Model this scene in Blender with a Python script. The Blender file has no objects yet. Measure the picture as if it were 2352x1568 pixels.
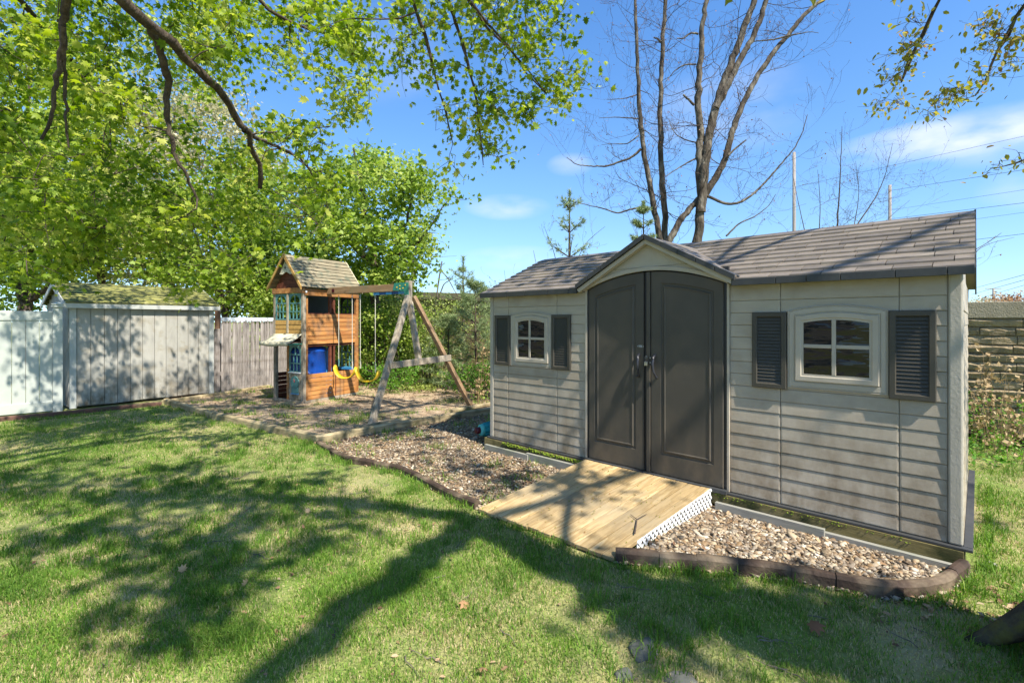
import bpy, math, random
import numpy as np
from mathutils import Vector, Matrix
R = math.radians
rng = np.random.default_rng(7)
random.seed(7)
S = bpy.context.scene
C = S.collection
# ------------------------------------------------------------------ measured camera frame
F, CX, HY, EYE = 1121.0, 1176.0, 738.0, 1.70       # photo measured at 2352 px wide
cam = bpy.data.cameras.new('camera'); co = bpy.data.objects.new('camera', cam); C.objects.link(co)
co.location = (0, 0, EYE); co.rotation_euler = (R(90), 0, 0)
cam.lens = 36*F/2352; cam.sensor_width = 36; cam.shift_y = -46/2352; cam.clip_start = .05; cam.clip_end = 3000
S.camera = co
def G(x, y, z=0.0):                                 # a photo pixel -> the point on the ground (height z)
    Y = (EYE-z)*F/(y-HY); return np.array([(x-CX)/F*Y, Y, z])
def at(x, y, Y):
    return np.array([(x-CX)/F*Y, Y, EYE-(y-HY)*Y/F])
# ------------------------------------------------------------------ sun and sky
SUN_AZ = np.array([.585, -.811]); SUN_EL = 52
sd = Vector((SUN_AZ[0]*math.cos(R(SUN_EL)), SUN_AZ[1]*math.cos(R(SUN_EL)), math.sin(R(SUN_EL))))
sun = bpy.data.lights.new('sun', 'SUN'); sun.energy = 4.6; sun.angle = R(.75); sun.color = (1, .93, .82)
so = bpy.data.objects.new('sun', sun); C.objects.link(so); so.rotation_euler = sd.to_track_quat('Z', 'Y').to_euler()
so.location = (8, -8, 15)
W = bpy.data.worlds.new('World'); S.world = W; W.use_nodes = True
nt = W.node_tree; N = nt.nodes; L = nt.links; N.clear()
out = N.new('ShaderNodeOutputWorld'); bg = N.new('ShaderNodeBackground'); bg.inputs[1].default_value = .15
sky = N.new('ShaderNodeTexSky'); sky.sky_type = 'NISHITA'; sky.sun_disc = False
sky.sun_elevation = R(SUN_EL); sky.sun_rotation = math.atan2(SUN_AZ[0], SUN_AZ[1]); sky.air_density = 1.25; sky.dust_density = .25; sky.ozone_density = 2.2
tc = N.new('ShaderNodeTexCoord'); sep = N.new('ShaderNodeSeparateXYZ'); L.new(tc.outputs['Generated'], sep.inputs[0])
lft = N.new('ShaderNodeVectorMath'); lft.operation = 'MULTIPLY_ADD'; lft.inputs[1].default_value = (1, 1, .80); lft.inputs[2].default_value = (0, 0, .10); L.new(tc.outputs['Generated'], lft.inputs[0])
nrmz = N.new('ShaderNodeVectorMath'); nrmz.operation = 'NORMALIZE'; L.new(lft.outputs[0], nrmz.inputs[0]); L.new(nrmz.outputs[0], sky.inputs[0])
def wm(op, a, b=None, c=None):
    n = N.new('ShaderNodeMath'); n.operation = op
    for i, v in enumerate((a, b, c)):
        if v is None: continue
        if isinstance(v, (int, float)): n.inputs[i].default_value = v
        else: L.new(v, n.inputs[i])
    return n.outputs[0]
az = wm('ARCTAN2', sep.outputs[0], sep.outputs[1]); el = wm('ARCSINE', sep.outputs[2])
cmb = N.new('ShaderNodeCombineXYZ'); L.new(az, cmb.inputs[0]); L.new(el, cmb.inputs[1])
mp = N.new('ShaderNodeMapping'); mp.inputs['Scale'].default_value = (5, 11, 1); L.new(cmb.outputs[0], mp.inputs[0])
cn = N.new('ShaderNodeTexNoise'); cn.inputs['Scale'].default_value = 1.6; cn.inputs['Detail'].default_value = 6; cn.inputs['Roughness'].default_value = .48
L.new(mp.outputs[0], cn.inputs[0])
tot = None
def dirn(x, y):
    v = np.array([(x-CX)/F, 1, (HY-y)/F]); v /= np.linalg.norm(v); return math.atan2(v[0], v[1]), math.asin(v[2])
for (x, y, sx, sy, k) in [(2190, 312, .11, .020, 1.15), (2340, 318, .06, .022, .8), (1165, 476, .055, .016, .8), (1660, 258, .10, .05, .35), (1185, 592, .07, .016, .6),
                          (1310, 378, .03, .014, .5), (2345, 428, .03, .02, .5), (1820, 600, .12, .02, .35), (880, 130, .08, .05, .3)]:
    a, e = dirn(x, y)
    q = wm('ADD', wm('POWER', wm('ABSOLUTE', wm('DIVIDE', wm('SUBTRACT', az, a), sx)), 2), wm('POWER', wm('ABSOLUTE', wm('DIVIDE', wm('SUBTRACT', el, e), sy)), 2))
    m_ = wm('MULTIPLY', wm('MAXIMUM', wm('SUBTRACT', 1, wm('MULTIPLY', q, .35)), 0), k)
    tot = m_ if tot is None else wm('ADD', tot, m_)
cl = wm('MULTIPLY', tot, wm('MAXIMUM', wm('MULTIPLY', wm('SUBTRACT', cn.outputs[0], .33), 3.2), 0))
mix = N.new('ShaderNodeMix'); mix.data_type = 'RGBA'; mix.clamp_factor = True
L.new(wm('MINIMUM', wm('MULTIPLY', cl, .6), .7), mix.inputs[0])
hs = N.new('ShaderNodeHueSaturation'); hs.inputs['Saturation'].default_value = 1.30; hs.inputs['Value'].default_value = .76; hs.inputs['Hue'].default_value = .508
L.new(sky.outputs[0], hs.inputs['Color']); L.new(hs.outputs[0], mix.inputs[6]); mix.inputs[7].default_value = (3.5, 3.6, 3.9, 1)
L.new(mix.outputs[2], bg.inputs[0]); L.new(bg.outputs[0], out.inputs[0])
S.view_settings.view_transform = 'Standard'; S.view_settings.look = 'None'; S.view_settings.exposure = 1.12; S.view_settings.gamma = 1
S.cycles.max_bounces = 6; S.cycles.transparent_max_bounces = 4; S.cycles.use_denoising = True
# ------------------------------------------------------------------ materials
MATS = {}
def mat(name, stops, scale=4, st=(1, 1, 1), rough=.75, bump=.3, bscale=30, bst=None, bd=.006, rand=.0, dirt=None, spec=.3, metal=0, detail=5, attr=None, trans=0, huer=0, trc=None):
    m = bpy.data.materials.new(name); m.use_nodes = True; t = m.node_tree; n = t.nodes; l = t.links
    b = n['Principled BSDF']; b.inputs['Roughness'].default_value = rough; b.inputs['Metallic'].default_value = metal
    b.inputs['Specular IOR Level'].default_value = spec
    c = n.new('ShaderNodeTexCoord'); mpn = n.new('ShaderNodeMapping'); mpn.inputs['Scale'].default_value = st; l.new(c.outputs['Object'], mpn.inputs[0])
    oi = n.new('ShaderNodeObjectInfo')
    if rand:
        vm = n.new('ShaderNodeVectorMath'); vm.operation = 'ADD'; sc = n.new('ShaderNodeVectorMath'); sc.operation = 'SCALE'; sc.inputs[0].default_value = (37, 19, 53)
        l.new(oi.outputs['Random'], sc.inputs['Scale']); l.new(c.outputs['Object'], vm.inputs[0]); l.new(sc.outputs[0], vm.inputs[1]); l.new(vm.outputs[0], mpn.inputs[0])
    if attr:
        a = n.new('ShaderNodeAttribute'); a.attribute_name = attr; fac = a.outputs['Fac']
    else:
        no = n.new('ShaderNodeTexNoise'); no.inputs['Scale'].default_value = scale; no.inputs['Detail'].default_value = detail; no.inputs['Roughness'].default_value = .6
        l.new(mpn.outputs[0], no.inputs[0]); fac = no.outputs[0]
    cr = n.new('ShaderNodeValToRGB'); e = cr.color_ramp.elements
    while len(e) < len(stops): e.new(.5)
    for k, (p, col) in enumerate(stops): e[k].position = p; e[k].color = (*col, 1)
    l.new(fac, cr.inputs[0]); col = cr.outputs[0]
    if dirt:
        dc, dsc, lo, hi = dirt
        d = n.new('ShaderNodeTexNoise'); d.inputs['Scale'].default_value = dsc; d.inputs['Detail'].default_value = 6; l.new(c.outputs['Object'], d.inputs[0])
        mr = n.new('ShaderNodeMapRange'); mr.inputs[1].default_value = lo; mr.inputs[2].default_value = hi; l.new(d.outputs[0], mr.inputs[0])
        mx = n.new('ShaderNodeMix'); mx.data_type = 'RGBA'; l.new(mr.outputs[0], mx.inputs[0]); l.new(col, mx.inputs[6]); mx.inputs[7].default_value = (*dc, 1); col = mx.outputs[2]
    if rand:
        h = n.new('ShaderNodeHueSaturation'); mr2 = n.new('ShaderNodeMapRange'); mr2.inputs[3].default_value = 1-rand; mr2.inputs[4].default_value = 1+rand
        l.new(oi.outputs['Random'], mr2.inputs[0]); l.new(mr2.outputs[0], h.inputs['Value']); l.new(col, h.inputs['Color']); col = h.outputs[0]
    l.new(col, b.inputs['Base Color'])
    if bump:
        bn = n.new('ShaderNodeTexNoise'); bn.inputs['Scale'].default_value = bscale; bn.inputs['Detail'].default_value = 6
        m2 = n.new('ShaderNodeMapping'); m2.inputs['Scale'].default_value = bst or st; l.new(c.outputs['Object'], m2.inputs[0]); l.new(m2.outputs[0], bn.inputs[0])
        bu = n.new('ShaderNodeBump'); bu.inputs['Strength'].default_value = bump; bu.inputs['Distance'].default_value = bd; l.new(bn.outputs[0], bu.inputs['Height']); l.new(bu.outputs[0], b.inputs['Normal'])
    if trans:
        tr = n.new('ShaderNodeBsdfTranslucent'); ms = n.new('ShaderNodeMixShader'); ms.inputs[0].default_value = trans
        hh = n.new('ShaderNodeHueSaturation'); hh.inputs['Saturation'].default_value = 1.1; hh.inputs['Value'].default_value = 1.35; hh.inputs['Hue'].default_value = .5; l.new(col, hh.inputs['Color']); l.new(hh.outputs[0], tr.inputs[0])
        l.new(b.outputs[0], ms.inputs[1]); l.new(tr.outputs[0], ms.inputs[2]); l.new(ms.outputs[0], n['Material Output'].inputs[0])
    MATS[name] = m; return m
g2 = lambda a, b, lo=.3, hi=.7: [(lo, a), (hi, b)]
mat('siding', g2((.385, .335, .262), (.435, .385, .305)), scale=5, st=(1, 1, 3), rough=.55, bump=.6, bscale=14, bst=(3, 3, 30), bd=.003, rand=.03, dirt=((.27, .22, .155), 2.6, .50, .85), spec=.3)
mat('shed_trim', g2((.39, .345, .275), (.44, .395, .32)), scale=6, rough=.55, bump=.2, bscale=120, bd=.002, spec=.35)
mat('shed_post', g2((.37, .34, .28), (.42, .39, .325)), scale=6, rough=.55, bump=.5, bscale=60, bst=(1, 1, .6), bd=.004, spec=.3)
mat('door_grey', g2((.060, .054, .044), (.074, .066, .053)), scale=3, rough=.5, bump=.35, bscale=180, bst=(1, 1, .5), bd=.0015, spec=.4, dirt=((.11, .09, .065), 1.8, .52, .85))
mat('shutter_grey', g2((.052, .047, .036), (.062, .056, .044)), scale=5, rough=.5, bump=.15, bscale=80, bd=.001, spec=.4)
mat('black_plastic', g2((.018, .02, .022), (.03, .03, .033)), scale=5, rough=.4, bump=.1, spec=.4)
mat('shingle_grey', g2((.125, .105, .085), (.205, .175, .14)), scale=5, st=(2, 10, 10), rough=.5, bump=.4, bscale=25, bst=(2, 14, 14), bd=.003, rand=.22, dirt=((.26, .22, .16), 3, .55, .85), spec=.4)
mat('eave_grey', g2((.035, .038, .04), (.055, .056, .056)), scale=8, rough=.5, bump=.2, spec=.4)
mat('mossy_timber', [(.3, (.10, .085, .035)), (.5, (.17, .14, .055)), (.72, (.23, .19, .10))], scale=3, st=(1.2, 8, 8), rough=.85, bump=.5, bscale=8, bst=(1.5, 20, 20), rand=.1, dirt=((.035, .04, .012), 4, .5, .65))
mat('grey_board', g2((.21, .21, .185), (.30, .29, .25)), scale=3, st=(1, 6, 6), rough=.8, bump=.3, bscale=8, bst=(1, 15, 15), dirt=((.18, .2, .14), 3, .5, .8))
mat('moss', g2((.09, .13, .012), (.22, .30, .03)), scale=40, rough=1, bump=1, bscale=60, bd=.02)
mat('ramp_wood', [(.30, (.22, .14, .06)), (.45, (.46, .335, .17)), (.55, (.32, .22, .10)), (.63, (.50, .38, .20)), (.75, (.40, .33, .21))], scale=1.6, st=(1, 9, 9), rough=.7, bump=.35, bscale=6, bst=(1, 30, 30), bd=.003, rand=.22, dirt=((.32, .27, .18), 1.7, .45, .8), detail=7)
mat('white_plastic', g2((.72, .74, .74), (.78, .79, .78)), scale=4, rough=.4, bump=.05, dirt=((.5, .52, .46), 3, .6, .9))
mat('vinyl', g2((.40, .43, .39), (.46, .49, .445)), scale=2, rough=.35, bump=.03, dirt=((.48, .53, .44), 1.6, .55, .85), spec=.45)
mat('rubber_brown', [(.3, (.022, .015, .011)), (.6, (.065, .042, .029)), (.8, (.13, .095, .065))], scale=6, rough=.75, bump=.7, bscale=35, bd=.01, rand=.2, dirt=((.17, .13, .085), 4.5, .47, .66))
mat('timber_edge', [(.3, (.22, .17, .095)), (.55, (.38, .31, .18)), (.75, (.50, .43, .28))], scale=2.5, st=(1.2, 9, 9), rough=.9, bump=.6, bscale=7, bst=(1.5, 20, 20), rand=.12, dirt=((.11, .10, .05), 4, .5, .75))
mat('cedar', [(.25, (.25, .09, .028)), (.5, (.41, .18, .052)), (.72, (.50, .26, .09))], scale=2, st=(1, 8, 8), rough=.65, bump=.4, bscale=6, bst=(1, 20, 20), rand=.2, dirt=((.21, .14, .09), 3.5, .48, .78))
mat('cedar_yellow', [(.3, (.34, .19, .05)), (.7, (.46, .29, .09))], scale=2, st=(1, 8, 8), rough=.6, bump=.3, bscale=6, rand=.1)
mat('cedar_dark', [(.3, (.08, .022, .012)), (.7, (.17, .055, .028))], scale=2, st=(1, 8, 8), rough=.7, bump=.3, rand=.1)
mat('grey_wood', [(.3, (.22, .17, .12)), (.5, (.33, .28, .21)), (.72, (.43, .38, .30))], scale=3, st=(9, 9, 1), rough=.9, bump=.6, bscale=8, bst=(15, 15, 1), rand=.1, dirt=((.14, .12, .075), 5, .52, .75))
mat('beam_wood', [(.3, (.19, .11, .055)), (.7, (.31, .21, .12))], scale=3, st=(1, 9, 9), rough=.8, bump=.5, bscale=8, bst=(1, 15, 15), dirt=((.18, .16, .10), 3, .5, .75))
mat('play_roof', [(.3, (.13, .11, .075)), (.5, (.24, .205, .135)), (.75, (.38, .32, .21))], scale=3, st=(1, 9, 9), rough=.9, bump=.5, bscale=8, bst=(1, 15, 15), rand=.12, dirt=((.10, .12, .085), 4, .5, .7))
mat('teal', g2((.075, .20, .20), (.10, .25, .245)), scale=4, rough=.45, bump=.08, dirt=((.17, .26, .23), 4, .6, .85))
mat('teal_green', g2((.02, .16, .12), (.04, .21, .16)), scale=4, rough=.4, bump=.05)
mat('blue_plastic', g2((.005, .045, .25), (.008, .07, .36)), scale=2, rough=.3, bump=.04, spec=.5)
mat('light_blue', g2((.05, .25, .55), (.08, .32, .62)), scale=2, rough=.4, bump=.05)
mat('sail_blue', g2((.015, .07, .22), (.03, .10, .28)), scale=2, rough=.4, bump=.05)
mat('yellow', g2((.72, .46, .012), (.82, .55, .03)), scale=3, rough=.38, bump=.05, dirt=((.5, .38, .10), 6, .6, .85), spec=.5)
mat('canvas', g2((.47, .43, .30), (.58, .54, .40)), scale=3, rough=.85, bump=.2, bscale=6, bd=.03, dirt=((.36, .36, .26), 4, .5, .8))
mat('cream', g2((.55, .52, .42), (.65, .62, .5)), scale=3, rough=.6, bump=.05)
mat('rope', g2((.45, .43, .36), (.58, .55, .46)), scale=50, rough=.9, bump=.5, bscale=200)
mat('metal', g2((.35, .36, .37), (.5, .5, .5)), scale=10, rough=.35, metal=1, bump=.1)
mat('chrome_dark', g2((.025, .028, .036), (.05, .05, .058)), scale=10, rough=.32, metal=0, bump=.05)
mat('maroon', g2((.05, .008, .015), (.08, .012, .02)), rough=.35, bump=0)
mat('cyan_cloth', g2((.01, .20, .24), (.02, .30, .34)), scale=8, rough=.8, bump=.3, bscale=20)
mat('cyan_light', g2((.08, .42, .42), (.12, .5, .48)), scale=8, rough=.8, bump=.3, bscale=20)
mat('red_plastic', g2((.45, .06, .07), (.5, .08, .08)), rough=.5, bump=0)
mat('old_shed_white', g2((.31, .30, .265), (.40, .39, .345)), scale=2.5, st=(3, 3, 1), rough=.8, bump=.35, bscale=12, bst=(10, 10, 1), rand=.05, dirt=((.27, .24, .18), 5, .52, .76))
mat('old_trim_white', g2((.40, .42, .39), (.47, .48, .45)), scale=3, rough=.7, bump=.2, dirt=((.40, .42, .38), 5, .55, .8))
mat('moss_roof', [(.32, (.045, .05, .03)), (.46, (.10, .11, .04)), (.58, (.27, .26, .07)), (.75, (.42, .40, .20))], scale=6, st=(1, 2, 2), rough=1, bump=.8, bscale=25, bd=.02, rand=.1)
mat('picket', [(.3, (.17, .15, .135)), (.55, (.30, .27, .25)), (.75, (.40, .37, .34))], scale=3, st=(8, 8, 1), rough=.95, bump=.6, bscale=10, bst=(14, 14, 1), rand=.2, dirt=((.14, .11, .09), 5, .5, .75))
mat('red_post', g2((.15, .085, .055), (.24, .15, .10)), scale=4, st=(8, 8, 1), rough=.9, bump=.5)
mat('rail_white', g2((.55, .62, .68), (.62, .68, .72)), rough=.5, bump=0)
mat('brown_board', g2((.09, .045, .035), (.17, .09, .065)), scale=4, st=(1, 6, 14), rough=.8, bump=.6, bst=(1, 10, 40), dirt=((.06, .05, .03), 6, .5, .7))
mat('stone_wall', [(.3, (.20, .15, .085)), (.55, (.30, .235, .14)), (.8, (.42, .35, .23))], scale=5, rough=.95, bump=1.0, bscale=16, bst=(1, 1, 2.5), bd=.04, rand=.12)
mat('concrete_tan', g2((.27, .235, .165), (.35, .31, .225)), scale=4, rough=.95, bump=.9, bscale=60, bd=.015)
mat('bark', [(.3, (.035, .025, .02)), (.55, (.08, .06, .045)), (.75, (.14, .11, .085))], scale=10, st=(1.5, 1.5, .8), rough=.95, bump=1, bscale=22, bst=(2, 2, .6), bd=.025)
mat('bark_pale', [(.32, (.03, .023, .018)), (.5, (.085, .07, .052)), (.66, (.20, .18, .145))], scale=9, st=(1, 1, .35), rough=.95, bump=1, bscale=14, bst=(1.6, 1.6, .5), bd=.03)
mat('bark_moss', [(.3, (.03, .028, .022)), (.5, (.08, .065, .04)), (.62, (.12, .11, .03)), (.78, (.20, .18, .12))], scale=7, rough=1, bump=1, bscale=16, bst=(1, 1, .5), bd=.05)
mat('twig', g2((.05, .035, .028), (.10, .075, .06)), scale=10, rough=.9, bump=0)
mat('twig_pale', g2((.10, .085, .065), (.2, .17, .13)), scale=10, rough=.9, bump=0)
mat('pole_wood', g2((.20, .18, .16), (.32, .29, .26)), scale=6, st=(4, 4, .4), rough=.9, bump=.3)
mat('wire_black', g2((.03, .03, .035), (.05, .05, .05)), rough=.6, bump=0)
mat('rock', g2((.08, .085, .07), (.17, .17, .14)), scale=7, rough=.9, bump=.8, bscale=12, bd=.03)
mat('dry_leaf', [(.0, (.16, .06, .03)), (.45, (.38, .22, .11)), (.8, (.50, .35, .20)), (1, (.60, .47, .30))], attr='tint', rough=.8, bump=0, trans=.15)
mat('litter', [(.0, (.13, .07, .04)), (.4, (.30, .19, .10)), (.75, (.45, .33, .20)), (1, (.6, .5, .36))], attr='tint', rough=.9, bump=0)
mat('pebble', [(.0, (.05, .042, .032)), (.25, (.14, .10, .065)), (.45, (.25, .165, .085)), (.62, (.21, .18, .145)), (.85, (.36, .28, .175)), (1, (.55, .49, .39))], attr='tint', rough=.6, bump=.15, bscale=60, spec=.35)
mat('grass', [(.0, (.055, .125, .016)), (.3, (.12, .235, .03)), (.6, (.23, .36, .05)), (.8, (.36, .43, .10)), (.9, (.52, .44, .22)), (1, (.60, .50, .31))], attr='tint', rough=.65, bump=0, trans=.35, spec=.25)
mat('leaf_maple', [(.0, (.09, .16, .015)), (.35, (.20, .30, .03)), (.7, (.35, .43, .05)), (1, (.50, .52, .12))], attr='tint', rough=.5, bump=0, trans=.5, spec=.3)
mat('leaf_green', [(.0, (.10, .17, .02)), (.5, (.25, .36, .05)), (1, (.44, .51, .12))], attr='tint', rough=.5, bump=0, trans=.45, spec=.3)
mat('leaf_olive', [(.0, (.24, .24, .10)), (.5, (.45, .42, .24)), (1, (.62, .56, .40))], attr='tint', rough=.6, bump=0, trans=.4)
mat('leaf_oak', [(.0, (.12, .14, .02)), (.5, (.30, .29, .05)), (.8, (.42, .33, .08)), (1, (.30, .15, .06))], attr='tint', rough=.5, bump=0, trans=.5)
mat('leaf_shrub', [(.0, (.13, .19, .03)), (.5, (.28, .35, .08)), (1, (.46, .48, .17))], attr='tint', rough=.5, bump=0, trans=.4)
mat('leaf_weed', [(.0, (.05, .15, .012)), (.5, (.12, .27, .03)), (1, (.28, .42, .07))], attr='tint', rough=.5, bump=0, trans=.4)
mat('needle', [(.0, (.08, .14, .05)), (.5, (.20, .27, .11)), (1, (.38, .44, .22))], attr='tint', rough=.6, bump=0, trans=.2)
mat('dry_stem', [(.0, (.24, .16, .08)), (.5, (.40, .29, .15)), (1, (.54, .43, .26))], attr='tint', rough=.8, bump=0, trans=.2)
mat('ground_mat', [(.28, (.13, .15, .045)), (.42, (.23, .24, .08)), (.55, (.37, .31, .16)), (.7, (.46, .38, .24))], scale=2.2, rough=1, bump=1, bscale=40, bd=.03, dirt=((.17, .23, .05), 1.1, .42, .6), detail=9)
mat('bare_dirt', [(.3, (.20, .135, .08)), (.5, (.38, .28, .18)), (.7, (.54, .43, .29))], scale=6, rough=1, bump=1, bscale=50, bd=.03, dirt=((.14, .14, .05), 1.5, .55, .7), detail=9)
mat('gravel_base', [(.3, (.10, .075, .05)), (.5, (.22, .165, .105)), (.7, (.36, .29, .19))], scale=30, rough=1, bump=1, bscale=45, bd=.03, detail=4)
mat('house_siding', g2((.42, .37, .31), (.5, .45, .38)), scale=2, rough=.7, bump=.1)
mat('house_trim', g2((.75, .76, .78), (.8, .8, .8)), rough=.5, bump=0)
mat('house_roof', g2((.11, .10, .09), (.18, .16, .15)), scale=8, rough=.9, bump=.4)
def splash(name, col, zt, amt):                  # soil splashed onto the lower boards, heights in the shed's own frame
    m = MATS[name]; n = m.node_tree.nodes; l = m.node_tree.links; b = n['Principled BSDF']; src = b.inputs['Base Color'].links[0].from_socket
    c = n.new('ShaderNodeTexCoord'); sp_ = n.new('ShaderNodeSeparateXYZ'); l.new(c.outputs['Object'], sp_.inputs[0])
    mr = n.new('ShaderNodeMapRange'); mr.inputs[1].default_value = zt; mr.inputs[2].default_value = .15; mr.inputs[3].default_value = 0; mr.inputs[4].default_value = 1; l.new(sp_.outputs[2], mr.inputs[0])
    mpp = n.new('ShaderNodeMapping'); mpp.inputs['Scale'].default_value = (3, 3, 1.6); l.new(c.outputs['Object'], mpp.inputs[0]); no = n.new('ShaderNodeTexNoise'); no.inputs['Scale'].default_value = 2.2; no.inputs['Detail'].default_value = 8; no.inputs['Roughness'].default_value = .65; l.new(mpp.outputs[0], no.inputs[0])
    m2 = n.new('ShaderNodeMapRange'); m2.inputs[1].default_value = .40; m2.inputs[2].default_value = .68; l.new(no.outputs[0], m2.inputs[0])
    mu = n.new('ShaderNodeMath'); mu.operation = 'MULTIPLY'; l.new(mr.outputs[0], mu.inputs[0]); l.new(m2.outputs[0], mu.inputs[1]); mk = n.new('ShaderNodeMath'); mk.operation = 'MULTIPLY'; l.new(mu.outputs[0], mk.inputs[0]); mk.inputs[1].default_value = amt
    mx = n.new('ShaderNodeMix'); mx.data_type = 'RGBA'; l.new(mk.outputs[0], mx.inputs[0]); l.new(src, mx.inputs[6]); mx.inputs[7].default_value = (*col, 1); l.new(mx.outputs[2], b.inputs['Base Color'])
splash('siding', (.17, .125, .075), 1.25, .95); splash('door_grey', (.16, .125, .085), .9, .7); splash('shed_trim', (.2, .15, .1), .8, .7); splash('old_shed_white', (.12, .095, .06), .8, .95)
def glass(name, base, wav):
    m = bpy.data.materials.new(name); m.use_nodes = True; n = m.node_tree.nodes; l = m.node_tree.links; b = n['Principled BSDF']
    b.inputs['Base Color'].default_value = (*base, 1); b.inputs['Roughness'].default_value = .05; b.inputs['Specular IOR Level'].default_value = .42
    c = n.new('ShaderNodeTexCoord'); no = n.new('ShaderNodeTexNoise'); no.inputs['Scale'].default_value = 3; no.inputs['Detail'].default_value = 2; mg = n.new('ShaderNodeMapping'); mg.inputs['Scale'].default_value = (1, 1, 3.5)
    bu = n.new('ShaderNodeBump'); bu.inputs['Strength'].default_value = wav; bu.inputs['Distance'].default_value = .05
    l.new(c.outputs['Object'], mg.inputs[0]); l.new(mg.outputs[0], no.inputs[0]); l.new(no.outputs[0], bu.inputs['Height']); l.new(bu.outputs[0], b.inputs['Normal']); MATS[name] = m
glass('pane_dark', (.006, .007, .010), .22); glass('house_glass', (.02, .025, .03), .05)
# ------------------------------------------------------------------ builders
def tag(o, label=None, cat=None, group=None, kind=None):
    if label: o['label'] = label
    if cat: o['category'] = cat
    if group: o['group'] = group
    if kind: o['kind'] = kind
    return o
def root(name, label, cat, loc=(0, 0, 0), rz=0, group=None):
    o = bpy.data.objects.new(name, None); C.objects.link(o); o.location = loc; o.rotation_euler = (0, 0, rz); o.empty_display_size = .2
    return tag(o, label, cat, group)
def finish(name, me, m, parent=None, smooth=False, loc=None, rot=None, bev=0):
    if m: me.materials.append(MATS[m])
    if smooth: me.polygons.foreach_set('use_smooth', [True]*len(me.polygons))
    o = bpy.data.objects.new(name, me); C.objects.link(o)
    if parent is not None: o.parent = parent
    if loc is not None: o.location = loc
    if rot is not None: o.rotation_euler = rot
    if bev:
        b = o.modifiers.new('bevel', 'BEVEL'); b.width = bev; b.segments = 2; b.limit_method = 'ANGLE'
    return o
class MB:
    def __init__(s): s.v = []; s.f = []
    def add(s, v, f):
        k = len(s.v); s.v += [tuple(map(float, p)) for p in v]; s.f += [tuple(i+k for i in q) for q in f]; return s
    def box(s, x0, x1, y0, y1, z0, z1):
        return s.add([(x0, y0, z0), (x1, y0, z0), (x1, y1, z0), (x0, y1, z0), (x0, y0, z1), (x1, y0, z1), (x1, y1, z1), (x0, y1, z1)],
                     [(0, 3, 2, 1), (4, 5, 6, 7), (0, 1, 5, 4), (1, 2, 6, 5), (2, 3, 7, 6), (3, 0, 4, 7)])
    def prism(s, poly, d):                       # poly: 3-D outline, d: extrusion vector
        n = len(poly); a = [np.array(p, float) for p in poly]; b = [p+np.array(d, float) for p in a]
        return s.add(a+b, [tuple(range(n))[::-1], tuple(range(n, 2*n))]+[(i, (i+1) % n, n+(i+1) % n, n+i) for i in range(n)])
    def bar(s, p, q, w, h, up=(0, 0, 1)):        # box section w (sideways) x h (along up) from p to q
        p = np.array(p, float); q = np.array(q, float); d = q-p; d /= np.linalg.norm(d)
        sd_ = np.cross(d, np.array(up, float)); sd_ /= np.linalg.norm(sd_); u = np.cross(sd_, d)
        c = [p+sd_*a*w/2+u*b*h/2 for a, b in ((-1, -1), (1, -1), (1, 1), (-1, 1))]
        return s.prism(c, q-p)
    def loft(s, loops, cap=True):
        n = len(loops[0]); base = len(s.v)
        for lp in loops: s.v += [tuple(map(float, p)) for p in lp]
        for k in range(len(loops)-1):
            for i in range(n):
                j = (i+1) % n; s.f.append((base+k*n+i, base+k*n+j, base+(k+1)*n+j, base+(k+1)*n+i))
        if cap: s.f.append(tuple(base+(len(loops)-1)*n+i for i in range(n)))
        return s
    def tube(s, pts, rad, n=8):
        pts = [np.array(p, float) for p in pts]; K = len(pts); loops = []
        rad = [rad]*K if isinstance(rad, (int, float)) else rad
        for k in range(K):
            t = pts[min(k+1, K-1)]-pts[max(k-1, 0)]; t /= np.linalg.norm(t)+1e-9
            a = np.cross(t, (0, .1, 1) if abs(t[2]) < .9 else (1, 0, 0)); a /= np.linalg.norm(a); b = np.cross(t, a)
            loops.append([pts[k]+rad[k]*(a*math.cos(6.2832*i/n)+b*math.sin(6.2832*i/n)) for i in range(n)])
        base = len(s.v); s.loft(loops); s.f.append(tuple(base+i for i in range(n))[::-1]); return s
    def lathe(s, prof, c=(0, 0), n=16, axis='z'):
        loops = []
        for r, z in prof: loops.append([(c[0]+r*math.cos(6.2832*i/n), c[1]+r*math.sin(6.2832*i/n), z) for i in range(n)])
        s.loft(loops); return s
    def build(s, name, m, parent=None, **k):
        me = bpy.data.meshes.new(name); me.from_pydata(s.v, [], s.f); me.update()
        import bmesh as _b
        bm = _b.new(); bm.from_mesh(me); _b.ops.recalc_face_normals(bm, faces=bm.faces); bm.to_mesh(me); bm.free()
        return finish(name, me, m, parent, **k)
def bigmesh(name, V, Fc, m, parent=None, tint=None, smooth=False, loc=None):
    V = np.asarray(V, np.float32); Fc = np.asarray(Fc, np.int32); n, k = Fc.shape
    me = bpy.data.meshes.new(name); me.vertices.add(len(V)); me.vertices.foreach_set('co', V.ravel())
    me.loops.add(n*k); me.loops.foreach_set('vertex_index', Fc.ravel())
    me.polygons.add(n); me.polygons.foreach_set('loop_start', np.arange(0, n*k, k, dtype=np.int32))
    try: me.polygons.foreach_set('loop_total', np.full(n, k, np.int32))
    except Exception: pass
    if tint is not None:
        a = me.attributes.new('tint', 'FLOAT', 'POINT'); a.data.foreach_set('value', np.asarray(tint, np.float32))
    me.update(calc_edges=True); me.validate()
    return finish(name, me, m, parent, smooth, loc)
def unit(v): return v/(np.linalg.norm(v, axis=-1, keepdims=True)+1e-9)
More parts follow.
